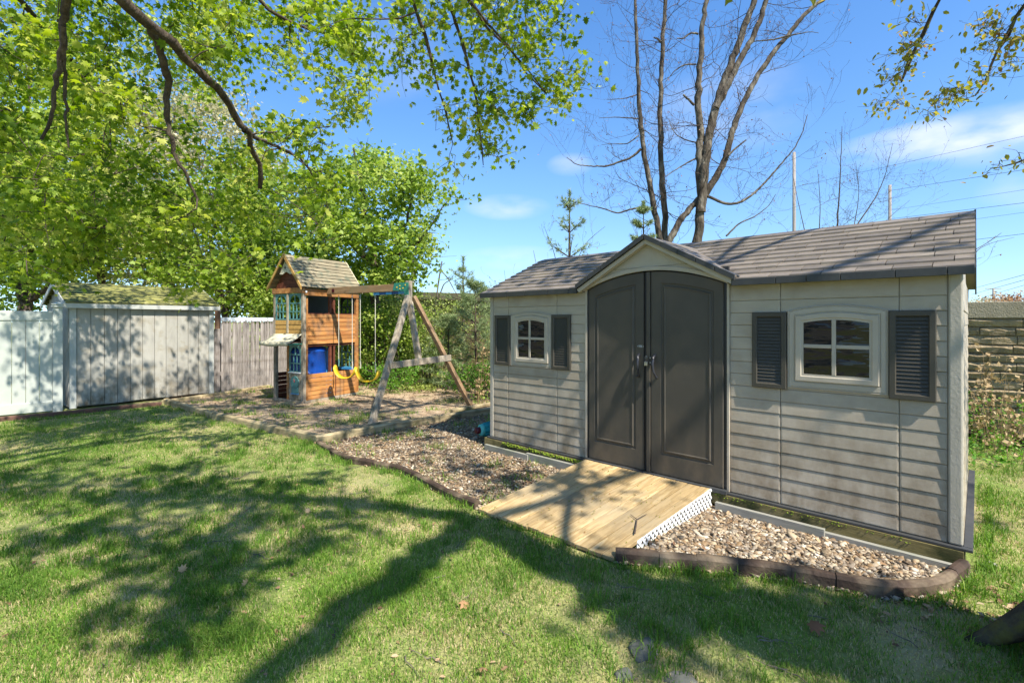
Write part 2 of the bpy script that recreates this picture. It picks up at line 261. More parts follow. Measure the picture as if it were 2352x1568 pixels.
def inpoly(x, y, poly):
    x = np.asarray(x); c = np.zeros(x.shape, bool); n = len(poly)
    for i in range(n):
        x1, y1 = poly[i][:2]; x2, y2 = poly[(i+1) % n][:2]
        cond = ((y1 > y) != (y2 > y)) & (x < (x2-x1)*(y-y1)/(y2-y1+1e-12)+x1); c ^= cond
    return c
def vnoise(x, y, seed=0):
    def h(i, j):
        n = (i.astype(np.int64)*374761393+j.astype(np.int64)*668265263+seed*1274126177) & 0xffffffff
        n = ((n ^ (n >> 13))*1274126177) & 0xffffffff; return ((n ^ (n >> 16)) & 0xffff)/65535.0
    xi = np.floor(x); yi = np.floor(y); fx = x-xi; fy = y-yi; fx = fx*fx*(3-2*fx); fy = fy*fy*(3-2*fy)
    a = h(xi, yi); b = h(xi+1, yi); c = h(xi, yi+1); d = h(xi+1, yi+1)
    return (a*(1-fx)+b*fx)*(1-fy)+(c*(1-fx)+d*fx)*fy
def fbm(x, y, seed=0): return .55*vnoise(x, y, seed)+.3*vnoise(x*2.1, y*2.1, seed+1)+.15*vnoise(x*4.3, y*4.3, seed+2)
T_MAPLE = (np.array([(0, 0, 0), (.30, -.10, -.10), (.28, .14, .0), (.62, .30, -.24), (.34, .42, -.03), (.40, .74, -.22), (.15, .62, -.02), (0, 1.0, -.26), (-.15, .62, -.02), (-.40, .74, -.18), (-.34, .42, -.03), (-.62, .30, -.20), (-.28, .14, 0), (-.30, -.10, -.10), (0, .36, .07)]),
           [(14, i, (i+1) % 14) for i in range(14)])
T_MED = (np.array([(0, 0, 0), (.55, .2, -.1), (.28, .5, .03), (0, 1, -.1), (-.28, .5, .03), (-.55, .2, -.1)]), [(0, 1, 2), (0, 2, 3), (0, 3, 4), (0, 4, 5)])
T_QUAD = (np.array([(0, 0, 0), (.4, .45, -.12), (0, 1, 0), (-.4, .5, -.1)]), [(0, 1, 2), (0, 2, 3)])
T_OVAL = (np.array([(0, 0, 0), (.26, .3, .05), (.2, .75, .02), (0, 1, -.1), (-.2, .75, .02), (-.26, .3, .05)]), [(0, 1, 2), (0, 2, 3), (0, 3, 4), (0, 4, 5)])
def leaves(P, size, tpl, up=.6, hang=.5, tint=None, r=None):
    r = r or rng; P = np.asarray(P, float); n = len(P); tv, tf = tpl; tf = np.array(tf)
    nrm = unit(r.normal(size=(n, 3))+np.array([0, 0, up*1.6])); t = r.normal(size=(n, 3))-np.array([0, 0, hang*2.0]); t = unit(t-nrm*np.sum(t*nrm, 1, keepdims=True)); b = np.cross(t, nrm)
    s = (size*r.uniform(.5, 1.35, n))[:, None, None]
    V = P[:, None, :]+s*(tv[None, :, 0, None]*b[:, None, :]+tv[None, :, 1, None]*t[:, None, :]+tv[None, :, 2, None]*nrm[:, None, :])
    k = len(tv); Fc = tf[None]+(np.arange(n)*k)[:, None, None]
    if tint is None: tint = np.clip(r.normal(.5, .2, n), 0, 1)
    return V.reshape(-1, 3), Fc.reshape(-1, 3), np.repeat(tint, k)
def tubes(paths, radii, sides):
    P = np.asarray(paths, float); Rr = np.asarray(radii, float); n, K, _ = P.shape
    t = np.empty_like(P); t[:, 1:-1] = P[:, 2:]-P[:, :-2]; t[:, 0] = P[:, 1]-P[:, 0]; t[:, -1] = P[:, -1]-P[:, -2]; t = unit(t)
    ref = np.where(np.abs(t[:, :1, 2:3]) > .9, np.array([1., 0, 0]), np.array([0, 0, 1.]))*np.ones((n, K, 1)); a = unit(np.cross(t, ref)); b = np.cross(t, a)
    ang = np.arange(sides)*2*math.pi/sides
    V = P[:, :, None, :]+Rr[:, :, None, None]*(a[:, :, None, :]*np.cos(ang)[None, None, :, None]+b[:, :, None, :]*np.sin(ang)[None, None, :, None])
    i = np.arange(n)[:, None, None]*K*sides; k = np.arange(K-1)[None, :, None]*sides; s = np.arange(sides)[None, None, :]; s2 = (s+1) % sides
    Fc = np.stack([i+k+s, i+k+s2, i+k+sides+s2, i+k+sides+s], -1).reshape(-1, 4)
    return V.reshape(-1, 3), Fc
def resamp(pts, n):
    pts = np.asarray(pts, float); d = np.r_[0, np.cumsum(np.linalg.norm(np.diff(pts, axis=0), axis=1))]; s = np.linspace(0, d[-1], n)
    return np.stack([np.interp(s, d, pts[:, k]) for k in range(pts.shape[1])], 1)
def smoothpath(pts, n):
    p = np.asarray(pts, float); q = resamp(p, n)
    for _ in range(3): q[1:-1] = .25*q[:-2]+.5*q[1:-1]+.25*q[2:]
    return q
# ------------------------------------------------------------------ outlines on the ground
EDGE1 = [G(*p) for p in [(725, 1024), (769, 1051), (797, 1063), (837, 1070), (909, 1085), (949, 1102), (1009, 1135), (1050, 1155), (1090, 1170)]]
EDGE2 = [G(*p) for p in [(1414, 1296), (1480, 1302), (1570, 1309), (1663, 1319), (1763, 1330), (1850, 1342), (1925, 1358), (1989, 1370), (2052, 1380), (2130, 1376), (2185, 1364), (2233, 1323)]]
A_ROT = math.atan2(-.6908, .7230); U = np.array([.7230, -.6908, 0]); V_ = np.array([.6908, .7230, 0]); P0 = np.array([-.286, 6.54, 0])
def W2(t, v=0, z=0): return P0+U*t+V_*v+np.array([0, 0, z])
DIRT = [G(375, 928), G(722, 1016), G(1118, 950), (.3, 10.5, 0), (2.5, 13, 0), (2, 16, 0), (-7.5, 20, 0), (-9, 16, 0), (-6.95, 12.0, 0), (-7.6, 10.9, 0)]
GRAV1 = [G(722, 1020)]+EDGE1[1:]+[W2(1.62, -1.55), W2(1.6, -.03), W2(-.1, -.03), G(1118, 950)]
GRAV2 = EDGE2+[W2(4.66, -.03), W2(2.9, -.03), G(1474, 1268)]
RAMP = [W2(1.62, -1.6), W2(1.6, 0), W2(3.0, 0), W2(3.0, -1.6)]
SHED = [W2(-.1, -.05), W2(4.7, -.05), W2(4.72, 2.5), W2(-.1, 2.5)]
BACKR = [(3.5, 6.3, 0), (5.2, 5.5, 0), (12, 5.6, 0), (12, 12, 0), (0, 16, 0), (0, 9, 0)]
def flat(name, poly, z, m, div=None):
    mb = MB(); mb.v = [(float(p[0]), float(p[1]), z) for p in poly]; mb.f = [tuple(range(len(poly)))]
    return tag(mb.build(name, m), kind='structure')
gm = MB(); gm.v = [(-900, -900, 0), (900, -900, 0), (900, 900, 0), (-900, 900, 0)]; gm.f = [(0, 1, 2, 3)]; tag(gm.build('ground', 'ground_mat'), kind='structure')
flat('dirt_bed', DIRT, .004, 'bare_dirt'); flat('gravel_bed_ground', GRAV1, .008, 'gravel_base'); flat('gravel_bed_ground', GRAV2, .008, 'gravel_base')
# ================================================================== the big plastic shed
shed = root('garden_shed', 'big grey-beige plastic shed with dark double doors, two shuttered windows and brown shingle roof', 'shed', tuple(P0), A_ROT)
H0, H1, LEN, DEP = .17, 2.03, 4.651, 2.36
MB().box(.03, 1.56, .012, .05, H0, H1).build('wall', 'siding', shed); MB().box(3.09, 4.60, .012, .05, H0, H1).build('wall', 'siding', shed)
MB().box(0, .03, .03, DEP, H0, H1).build('wall', 'siding', shed)
sw = MB()                                        # sunlit end wall with its lapped boards
sw.box(4.60, 4.645, .04, DEP, H0, H1); sw.build('wall', 'siding', shed)
for k in range(16):
    z = H0+k*.107
    MB().prism([(4.645, .09, z+.004), (4.652, .09, z+.004), (4.646, .09, z+.104), (4.645, .09, z+.104)], (0, DEP-.2, 0)).build('siding_board', 'siding', shed)
MB().box(.03, 4.60, DEP-.03, DEP, H0, H1).build('wall', 'siding', shed)
for gx in (.012, 4.59):
    MB().prism([(gx, .0, H1), (gx, DEP, H1), (gx, DEP/2, 2.60)], (.045, 0, 0)).build('gable', 'siding', shed)
MB().box(0, LEN, 0, DEP, H0-.03, H0-.002).build('floor', 'eave_grey', shed)
# lapped boards of the front, one mesh each
rows = [(H0+.107*k, H0+.107*(k+1)) for k in range(16)]+[(H0+.107*16, H1)]
cols = [(.062, .332), (.337, 1.130), (1.135, 1.54), (3.112, 3.519), (3.524, 4.305), (4.310, 4.570)]
for (a, b) in cols:
    for (z0, z1) in rows:
        e = random.uniform(-.0008, .0008)
        mb = MB(); zf = z1-.012; y1 = -.0050+e
        ins = .012
        mb.loft([[(a, .012, z0+.002), (b, .012, z0+.002), (b, .012, z1-.002), (a, .012, z1-.002)],
                 [(a, y1*.9, z0+.002), (b, y1*.9, z0+.002), (b, -.0005, z1-.002), (a, -.0005, z1-.002)],
                 [(a+ins, y1-.0018, z0+.008), (b-ins, y1-.0018, z0+.008), (b-ins, -.0025, zf), (a+ins, -.0025, zf)]])
        mb.build('siding_board', 'siding', shed)
MB().box(0, .058, -.012, .05, H0, H1).build('corner_post', 'shed_post', shed, bev=.006)
MB().box(4.574, LEN, -.016, .06, H0, H1).build('corner_post', 'shed_post', shed, bev=.012)
MB().box(1.543, 1.572, -.022, .05, H0, H1+.02).build('door_jamb', 'shed_trim', shed, bev=.003)
MB().box(3.088, 3.110, -.022, .05, H0, H1+.02).build('door_jamb', 'shed_trim', shed, bev=.003)
# base flange, mossy timbers, kerb boards
MB().box(-.03, 4.70, -.045, .0, H0-.022, H0-.003).build('base_flange', 'eave_grey', shed, bev=.003)
MB().box(4.652, 4.70, .0, DEP+.02, H0-.022, H0+.0).build('base_flange', 'eave_grey', shed, bev=.003)
mt = tag(root('deck_timber', 'long mossy timber the big shed rests on, along its front', 'timber', tuple(P0), A_ROT), None)
mt['label'] = 'long green-stained timber skid under the front of the big shed'
MB().box(-.07, 1.62, -.05, .04, .035, .145).build('timber_plank', 'mossy_timber', mt, bev=.004)
MB().box(1.63, 2.95, -.045, .04, .035, .144).build('timber_plank', 'mossy_timber', mt, bev=.004)
MB().box(2.96, 4.655, -.05, .04, .045, .146).build('timber_plank', 'mossy_timber', mt, bev=.004)
MB().box(4.56, 4.66, .045, DEP, .03, .145).build('timber_plank', 'mossy_timber', mt, bev=.004)
for i, (a, b, yo, zt, lab) in enumerate([(.02, .78, -.115, .085, 'short grey kerb board at the far left end of the big shed'), (.74, 1.62, -.10, .10, 'grey kerb board left of the ramp, leaning on the shed timber'),
                                    (3.02, 3.86, -.10, .085, 'grey kerb board right of the ramp, standing at the gravel'), (3.80, 4.63, -.072, .055, 'low pale kerb board under the right corner of the big shed')]):
    tag(MB().box(a, b, yo-.02, yo+.02, -.02, zt).build('kerb_board', 'grey_board', None, loc=tuple(P0), rot=(0, 0, A_ROT), bev=.003), lab, 'board', 'grey boards along the shed base')
# moss ledge: hundreds of little cushions
mv = []; mf = []
for k in range(420):
    a = random.uniform(.28, 1.7) if k < 330 else random.uniform(2.95, 4.4); w = random.uniform(.006, .02)*(1 if k < 330 else .5); y = random.uniform(-.075, -.05) if k < 330 else random.uniform(-.056, -.05); z = random.uniform(.118, .146)-.3*abs(y+.05)
    b = len(mv); mv += [(a-w, y, z), (a+w, y, z), (a, y-w*.6, z), (a, y+w*.6, z), (a, y-w*.2, z+w*.7), (a, y, z-w*.6)]
    mf += [(b, b+2, b+4), (b+2, b+1, b+4), (b+1, b+3, b+4), (b+3, b, b+4), (b+2, b, b+5), (b+1, b+2, b+5)]
mo = MB(); mo.v = mv; mo.f = mf
tag(mo.build('moss', 'moss', None, smooth=True, loc=tuple(P0), rot=(0, 0, A_ROT)), kind='stuff')
# outlines
def outl(x0, x1, z0, top, n=10, y=0.0):
    xs = np.linspace(x1, x0, n); return [(x0, y, z0), (x1, y, z0)]+[(x, y, top(x)) for x in xs]
# doors
arc = lambda zs, za, c=2.33, h=.77: (lambda x: zs+(za-zs)*(1-((x-c)/h)**2))
dtop = arc(2.045, 2.212)
MB().box(1.572, 3.088, .02, .05, H0-.0, 2.2).build('door_backing', 'black_plastic', shed)
def door(x0, x1, px0, px1, lab):
    ob = MB(); o = lambda i, y: outl(x0+i, x1-i, H0+.02+i, lambda x: dtop(x)-.012-i, 12, y)
    pt = arc(1.93, 2.085); p = lambda i, y: outl(px0+i, px1-i, .385+i, lambda x: pt(x)-i, 12, y)
    ob.loft([o(0, .02), o(0, -.018), o(.006, -.026), p(0, -.026), p(.008, -.016), p(.022, -.016), p(.036, -.030), p(.044, -.030), p(.050, -.024)])
    d = ob.build('door', 'door_grey', shed); d['label'] = lab; return d
dl = door(1.60, 2.268, 1.674, 2.179, 'left door leaf'); dr = door(2.347, 3.060, 2.454, 2.974, 'right door leaf')
MB().prism(outl(1.572, 1.596, H0, lambda x: dtop(x)+.004, 2, -.014), (0, .03, 0)).build('door_frame', 'black_plastic', shed)
MB().prism(outl(3.064, 3.088, H0, lambda x: dtop(x)+.004, 2, -.014), (0, .03, 0)).build('door_frame', 'black_plastic', shed)
MB().prism([(2.272, -.004, H0+.02), (2.300, -.004, H0+.02), (2.300, -.004, 2.195), (2.272, -.004, 2.195)], (0, .02, 0)).build('astragal', 'black_plastic', shed)
MB().prism([(2.303, -.036, H0+.02), (2.343, -.036, H0+.02), (2.343, -.036, 2.197), (2.303, -.036, 2.197)], (0, .05, 0)).build('astragal', 'door_grey', shed, bev=.004)
MB().box(1.56, 3.10, -.065, -.012, H0-.02, H0+.016).build('threshold', 'eave_grey', shed, bev=.004)
def handle(par, x, m, flip):
    zt, zb = 1.36, 1.13; q = []
    for k in range(11):
        s = k/10; q.append((x+flip*(.010*math.sin(s*3.14)*-1+.022*s*(1 if flip > 0 else -.2)), -.030-.045*math.sin(3.14159*min(1, s*1.05+.02))**.6, zt+(zb-zt)*s))
    r = [.010, .015, .016, .015, .014, .013, .013, .012, .012, .011, .006]
    MB().tube(q, r, 8).build('door_handle', m, par, smooth=True)
    MB().lathe([(.0, .0), (.016, .002), (.016, .012), (0, .014)], (0, 0), 10).build('handle_mount', m, par, loc=(x, -.028, zt), rot=(R(90), 0, 0))
    MB().lathe([(.0, .0), (.012, .002), (.012, .012), (0, .014)], (0, 0), 10).build('handle_mount', m, par, loc=(x+.02*flip, -.028, zb+.012), rot=(R(90), 0, 0))
handle(dl, 2.216, 'chrome_dark', -1); handle(dr, 2.392, 'chrome_dark', 1)
# small oval badge with letters over the left handle
MB().prism([(2.235+.034*math.cos(a)*(1 if abs(math.cos(a)) < .6 else 1), -.0285, 1.447+.010*math.sin(a)) for a in np.linspace(0, 6.283, 21)[:-1]], (0, .004, 0)).build('badge', 'black_plastic', dl)
def text(body, size, loc, rot, m, par, name, ext=.0006, al='CENTER'):
    cu = bpy.data.curves.new(name, 'FONT'); cu.body = body; cu.size = size; cu.extrude = ext; cu.align_x = al; cu.align_y = 'CENTER'
    o = bpy.data.objects.new(name, cu); C.objects.link(o); cu.materials.append(MATS[m]); bpy.context.view_layer.update(); dg = bpy.context.evaluated_depsgraph_get()
    me = bpy.data.meshes.new_from_object(o.evaluated_get(dg)); bpy.data.objects.remove(o); return finish(name, me, None if len(me.materials) else m, par, loc=loc, rot=rot)
rim = MB(); oo = [(2.235+.0345*math.cos(a), -.029, 1.447+.0105*math.sin(a)) for a in np.linspace(0, 6.283, 25)[:-1]]; ii = [(2.235+.032*math.cos(a), -.029, 1.447+.0085*math.sin(a)) for a in np.linspace(0, 6.283, 25)[:-1]]
rim.loft([oo, [(p[0], -.0300, p[2]) for p in oo], [(p[0], -.0300, p[2]) for p in ii], ii], cap=False); rim.build('badge_rim', 'white_plastic', dl)
text('GOAL', .014, (2.235, -.0292, 1.447), (R(90), 0, 0), 'white_plastic', dl, 'badge_text')
# padlock and hasp between the doors
MB().box(2.335, 2.368, -.046, -.036, 1.262, 1.345).build('hasp', 'black_plastic', shed, bev=.002)
for z in (1.335, 1.288): MB().lathe([(0, 0), (.006, .001), (.006, .004), (0, .006)], n=10).build('bolt_head', 'metal', shed, loc=(2.352, -.046, z), rot=(R(90), 0, 0))
pk = root('padlock', 'small silver padlock hanging between the two dark shed doors', 'padlock', tuple(W2(2.31, -.055, 1.30)), A_ROT)
MB().tube([(-.010, 0, -.005), (-.010, 0, .045), (-.006, 0, .053), (0, 0, .056), (.006, 0, .053), (.010, 0, .045), (.010, 0, -.005)], .0026, 6).build('shackle', 'metal', pk, smooth=True)
MB().box(-.017, .019, -.009, .009, -.045, -.004).build('lock_body', 'metal', pk, bev=.003)
# header over the doors and dormer
apx, az_, exL, exR, ez = 2.33, 2.545, 1.50, 3.20, 2.085
rake = lambda x: az_-.045-(abs(x-apx)/.86)*(az_-ez)
hb = MB(); xs = np.linspace(1.545, 3.110, 25)
poly = [(x, -.03, dtop(x)+.002) for x in xs]+[(x, -.03, rake(x)) for x in xs[::-1]]
hv = [(x, -.03, max(dtop(x), .0)) for x in xs]; ht = [(x, -.03, max(rake(x), dtop(x)+.004)) for x in xs]
for i in range(24): hb.prism([hv[i], hv[i+1], ht[i+1], ht[i]], (0, .08, 0))
hb.build('gable_panel', 'shed_trim', shed)
ar = MB()
for i in range(24): ar.prism([(xs[i], -.052, dtop(xs[i])-.002), (xs[i+1], -.052, dtop(xs[i+1])-.002), (xs[i+1], -.052, dtop(xs[i+1])+.034), (xs[i], -.052, dtop(xs[i])+.034)], (0, .022, 0))
ar.build('arch_trim', 'shed_trim', shed)
tr = MB()                                        # raised triangle inside the gable
ti = [(1.86, -.032, 2.262), (2.33, -.032, 2.262), (2.82, -.032, 2.262), (2.33, -.032, 2.462)]
def ringtri(k): c = np.array([2.33, -.03, 2.32]); return [tuple(c+(np.array(p)-c)*k) for p in [(1.80, -.03, 2.245), (2.86, -.03, 2.245), (2.33, -.03, 2.475)]]
a0 = ringtri(1); a1 = [(p[0], -.037, p[2]) for p in ringtri(.97)]; a2 = [(p[0], -.030, p[2]) for p in ringtri(.94)]
tr.loft([a0, a1, a2], cap=False); tr.build('gable_moulding', 'shed_trim', shed)
# dormer roof: two slabs reaching back into the main roof
def slab(name, a, b, c, d, th, m, par, **k):
    p = [np.array(q, float) for q in (a, b, c, d)]; n = np.cross(p[1]-p[0], p[3]-p[0]); n /= np.linalg.norm(n)
    if n[2] < 0: n = -n
    return MB().prism(p, n*th).build(name, m, par, **k)
mslope = (2.64-2.075)/(DEP/2+.09)
vr = lambda z: -.09+(z-2.075)/mslope             # where the main roof reaches height z
roof = slab('roof', (-.07, -.09, 2.032), (1.56, -.09, 2.032), (1.56, DEP/2, 2.60), (-.07, DEP/2, 2.60), .03, 'eave_grey', shed)
slab('roof_deck', (3.12, -.09, 2.032), (4.70, -.09, 2.032), (4.70, DEP/2, 2.60), (3.12, DEP/2, 2.60), .03, 'eave_grey', roof)
slab('roof_deck', (1.56, .32, 2.229), (3.12, .32, 2.229), (3.12, DEP/2, 2.602), (1.56, DEP/2, 2.602), .03, 'eave_grey', roof)
slab('roof_deck', (2.80, .14, 2.143), (3.12, .14, 2.143), (3.12, .32, 2.229), (2.80, .32, 2.229), .02, 'eave_grey', roof)
slab('roof_deck', (1.56, .14, 2.143), (1.86, .14, 2.143), (1.86, .32, 2.229), (1.56, .32, 2.229), .02, 'eave_grey', roof)
slab('roof_deck', (-.07, DEP+.09, 2.03), (4.70, DEP+.09, 2.03), (4.70, DEP/2, 2.60), (-.07, DEP/2, 2.60), .05, 'shingle_grey', roof)
# shingles, one mesh each, in 11 courses of uneven lengths
NR = 11; sl = DEP/2+.10; cosr = 1/math.sqrt(1+mslope**2)
srs = random.Random(5)
for r_ in range(NR):
    v0 = -.115+sl*r_/NR; v1 = v0+sl/NR+.02; z0 = 2.066+mslope*(v0+.09); z1 = 2.066+mslope*(v1+.09)
    x = -.085
    while x < 4.705:
        w = srs.choice([.16, .22, .26, .33, .38]); x1 = min(x+w, 4.71)
        if 4.71-x1 < .07: x1 = 4.71
        zc = (z0+z1)/2; dz = rake((x+x1)/2)+.04
        xr = .87*(az_+.02-zc)/(az_-ez)-.07         # half width of the dormer at this height
        if v0 < .02: xr = max(xr, .785)
        hide = abs(x-apx) < xr and abs(x1-apx) < xr and zc < az_
        if not hide:
            xa, xb = x+.003, x1-.003
            if zc < az_:
                if xa < apx-xr < xb: xb = apx-xr
                if xa < apx+xr < xb: xa = apx+xr
            lift = .025+srs.uniform(-.002, .003); tl = srs.uniform(-.0015, .0015)
            mb = MB(); mb.add([(xa, v0, z0-.004), (xb, v0, z0-.004), (xb, v0+.004, z0+lift+tl), (xa, v0+.004, z0+lift), (xa, v1, z1), (xb, v1, z1), (xb, v1, z1+.006), (xa, v1, z1+.006)],
                             [(0, 1, 2, 3), (3, 2, 6, 7), (1, 5, 6, 2), (0, 3, 7, 4), (0, 4, 5, 1), (4, 7, 6, 5)])
            mb.build('shingle', 'shingle_grey', roof)
        x = x1
for (a, b) in ((-.085, 1.50), (3.16, 4.71)):      # eave lip cut into tabs
    x = a
    while x < b-.02:
        x1 = min(x+srs.uniform(.22, .36), b); MB().box(x+.002, x1-.002, -.125, -.103, 2.012, 2.070).build('eave_tab', 'eave_grey', roof, bev=.003); x = x1
MB().prism([(4.700, -.12, 2.018), (4.712, -.12, 2.018), (4.712, DEP/2, 2.600), (4.700, DEP/2, 2.600)], (0, 0, .034)).build('rake_trim', 'eave_grey', roof)
MB().prism([(4.700, DEP+.10, 1.98), (4.712, DEP+.10, 1.98), (4.712, DEP/2, 2.60), (4.700, DEP/2, 2.60)], (0, 0, .05)).build('rake_trim', 'eave_grey', roof)
dormer = MB().prism([(exL-.02, -.10, ez-.02), (apx, -.10, az_-.03), (exR+.02, -.10, ez-.02), (exR+.02, -.10, ez+.01), (apx, -.10, az_), (exL-.02, -.10, ez+.01)], (0, .12, 0)).build('dormer_roof', 'eave_grey', shed)
for sgn, ex in ((-1, exL), (1, exR)):
    n_ = 6
    for k in range(n_):
        s0, s1 = k/n_, (k+1)/n_+.03
        xa = ex+(apx-ex)*s0; xb = ex+(apx-ex)*min(s1, 1); za = ez+(az_-ez)*s0; zb = ez+(az_-ez)*min(s1, 1)
        vb = min(vr(za)+.04, 1.1); vb2 = min(vr(zb)+.04, 1.1); y = -.135
        cuts = sorted([y, y+srs.uniform(.2, .35)]+([y+srs.uniform(.45, .7)] if vb2 > .5 else []))
        cuts = [c for c in cuts if c < vb2-.05]+[None]
        for j in range(len(cuts)-1):
            f0 = cuts[j]+.002; last = cuts[j+1] is None; f1 = vb2 if last else cuts[j+1]-.002
            f1a = vb if last else f1
            if f1a < f0+.02: f1a = f0+.02
            lo, hi = .018, .008
            MB().add([(xa, f0, za), (xb, f0, zb), (xb, f1, zb), (xa, f1a, za), (xa, f0, za+lo), (xb, f0, zb+hi), (xb, f1, zb+hi), (xa, f1a, za+lo)],
                     [(0, 1, 2, 3), (4, 5, 6, 7), (0, 1, 5, 4), (1, 2, 6, 5), (2, 3, 7, 6), (3, 0, 4, 7)]).build('shingle', 'shingle_grey', dormer)
    dx = (apx-ex); L_ = math.hypot(dx, az_-ez)
    for k in range(5):                            # dark rake trim in lengths
        s0, s1 = k/5, (k+1)/5-.006; a = (ex-.03*(-sgn)*-1*0+dx*s0, -.150, ez-.028+(az_-ez)*s0); b = (ex+dx*s1, -.150, ez-.028+(az_-ez)*s1)
        MB().prism([a, b, (b[0], -.150, b[2]+.05), (a[0], -.150, a[2]+.05)], (0, .02, 0)).build('rake_trim', 'eave_grey', dormer, bev=.002)
    MB().prism([(ex+dx*.03, -.115, ez-.065), (apx, -.115, az_-.072), (apx, -.115, az_-.03), (ex+dx*.0, -.115, ez-.03)], (0, .06, 0)).build('soffit_trim', 'shed_trim', dormer)
# windows: raised surround, inner frame, muntins, four panes
def window(x0, x1, z0, zs, rise, px0, px1, pz0, pzs, prise, bars):
    c = (x0+x1)/2; h = (x1-x0)/2
    at_ = lambda zs_, rs: (lambda x: zs_+rs*(1-((x-c)/h)**2))
    pc = lambda x: pzs+prise*(1-((x-c)/((px1-px0)/2))**2)
    o = lambda i, y: outl(x0+i, x1-i, z0+i, lambda x: at_(zs, rise)(x)-i, 12, y)
    k = .055
    p = lambda i, y: outl(px0-i, px1+i, pz0-i, lambda x: pc(min(max(x, px0), px1))+i, 12, y)
    w = MB().loft([o(0, .01), o(0, -.018), o(.006, -.024), o(.012, -.018), o(.018, -.024), p(k+.016, -.024), p(k+.010, -.018), p(k+.004, -.024), p(k, -.036), p(.020, -.036), p(.014, -.029), p(0, -.029), p(0, .012)], cap=False).build('window', 'shed_trim', shed)
    mx, mz = c-.006, (pz0+pzs)/2+.02
    MB().box(mx-bars/2, mx+bars/2, -.030, -.006, pz0, pc(mx)).build('muntin', 'shed_trim', w, bev=.004)
    for a, b in ((px0, mx-bars/2), (mx+bars/2, px1)): MB().box(a, b, -.028, -.006, mz-bars/2, mz+bars/2).build('muntin', 'shed_trim', w, bev=.004)
    for a, b in ((px0-.005, mx-bars/2+.004), (mx+bars/2-.004, px1+.005)):
        for e, f in ((pz0-.005, mz-bars/2+.004), (mz+bars/2-.004, None)):
            tp = (lambda x: f) if f else (lambda x: pc(min(max(x, px0), px1))+.004)
            q = outl(a, b, e, tp, 5, -.022); MB().prism(q, (0, .006, 0)).build('pane', 'pane_dark', w)
    return w
window(.389, 1.061, 1.137, 1.775, .045, .527, .957, 1.256, 1.685, .028, .030)['label'] = 'small window left of the doors'
window(3.577, 4.247, 1.153, 1.786, .045, 3.697, 4.133, 1.275, 1.688, .024, .030)['label'] = 'window right of the doors'
def shutter(x0, x1):
    z0, z1 = 1.134, 1.778; s = MB(); b = .042
    q = lambda i, y: [(x0+i, y, z0+i), (x1-i, y, z0+i), (x1-i, y, z1-i), (x0+i, y, z1-i)]
    s.loft([q(0, .0), q(0, -.030), q(.005, -.034), q(b-.006, -.034), q(b, -.026), q(b, -.008)])
    o = s.build('shutter', 'shutter_grey', shed); n = 20; h = (z1-z0-2*b)/n
    for k in range(n):
        za = z0+b+k*h
        MB().add([(x0+b, -.026, za+.001), (x1-b, -.026, za+.001), (x1-b, -.012, za+h+.003), (x0+b, -.012, za+h+.003), (x0+b, -.008, za+.001), (x1-b, -.008, za+.001)],
                 [(0, 1, 2, 3), (0, 4, 5, 1), (0, 3, 4), (1, 5, 2), (2, 5, 4, 3)]).build('slat', 'shutter_grey', o)
    return o
for a in ((.103, .384), (1.066, 1.343), (3.304, 3.572), (4.250, 4.514)): shutter(*a)
# ================================================================== ramp
ramp = root('ramp', 'pale wooden plank ramp leading up to the shed doors', 'ramp')
a_ul = W2(1.585, -.075, .150); a_ur = W2(2.965, -.075, .150); a_ll = G(1097, 1175, .012)*1.0; a_lr = G(1410, 1290, .012)*1.0
NP = 12; rr = random.Random(3); e0 = 0
wd = np.array([1, 1, 1, 1, 1, 1, 1, 1, 1, 1, 1, .8]); cw = np.r_[0, np.cumsum(wd)]/wd.sum()
for k in range(NP):
    s0, s1 = cw[k]+.0028, cw[k+1]-.0028
    A = a_ul+(a_ur-a_ul)*s0; B = a_ul+(a_ur-a_ul)*s1; Cc = a_ll+(a_lr-a_ll)*s1; D = a_ll+(a_lr-a_ll)*s0
    dd = unit(Cc-B); ex = rr.uniform(-.008, .012); Cc = Cc+dd*ex; D = D+dd*(ex+rr.uniform(-.003, .003)); l2 = rr.uniform(0, .004)
    # plank local frame along its length so that the grain runs with it
    org = (A+B)/2; xdir = unit(((Cc+D)/2)-org); n = unit(np.cross(B-A, xdir)); n = n if n[2] > 0 else -n; ydir = np.cross(n, xdir)
    Mx = Matrix(((xdir[0], ydir[0], n[0], org[0]), (xdir[1], ydir[1], n[1], org[1]), (xdir[2], ydir[2], n[2], org[2]), (0, 0, 0, 1)))
    loc = lambda p: (float(np.dot(p-org, xdir)), float(np.dot(p-org, ydir)), float(np.dot(p-org, n)))
    mb = MB().prism([loc(A+n*l2), loc(B+n*l2), loc(Cc+n*l2), loc(D+n*l2)], (0, 0, .030)); o = mb.build('plank', 'ramp_wood', ramp, bev=.003); o.matrix_local = Mx
# side joists and the white lattice skirt
MB().bar(a_ur+(a_lr-a_ur)*.02+np.array([-.03, .03, -.05]), a_ur+(a_lr-a_ur)*.75+np.array([-.03, .03, -.02]), .035, .06).build('joist', 'ramp_wood', ramp)
MB().bar(a_ul+(a_ll-a_ul)*.02+np.array([.03, -.03, -.05]), a_ul+(a_ll-a_ul)*.8+np.array([.03, -.03, -.02]), .035, .06).build('joist', 'ramp_wood', ramp)
la = a_ur+np.array([.012, -.004, 0]); lb = a_ur+(a_lr-a_ur)*.80+np.array([.012, -.004, 0]); lx = unit((lb-la)*np.array([1, 1, 0])); LL = float(np.dot(lb-la, lx))
lat = root('lattice', None, None, (float(la[0]), float(la[1]), 0)); lat.parent = ramp; lat.rotation_euler = (0, 0, math.atan2(lx[1], lx[0]))
ztop = lambda s: (.150+.028)*(1-s/LL*.80)+(.012+.028)*(s/LL*.80)
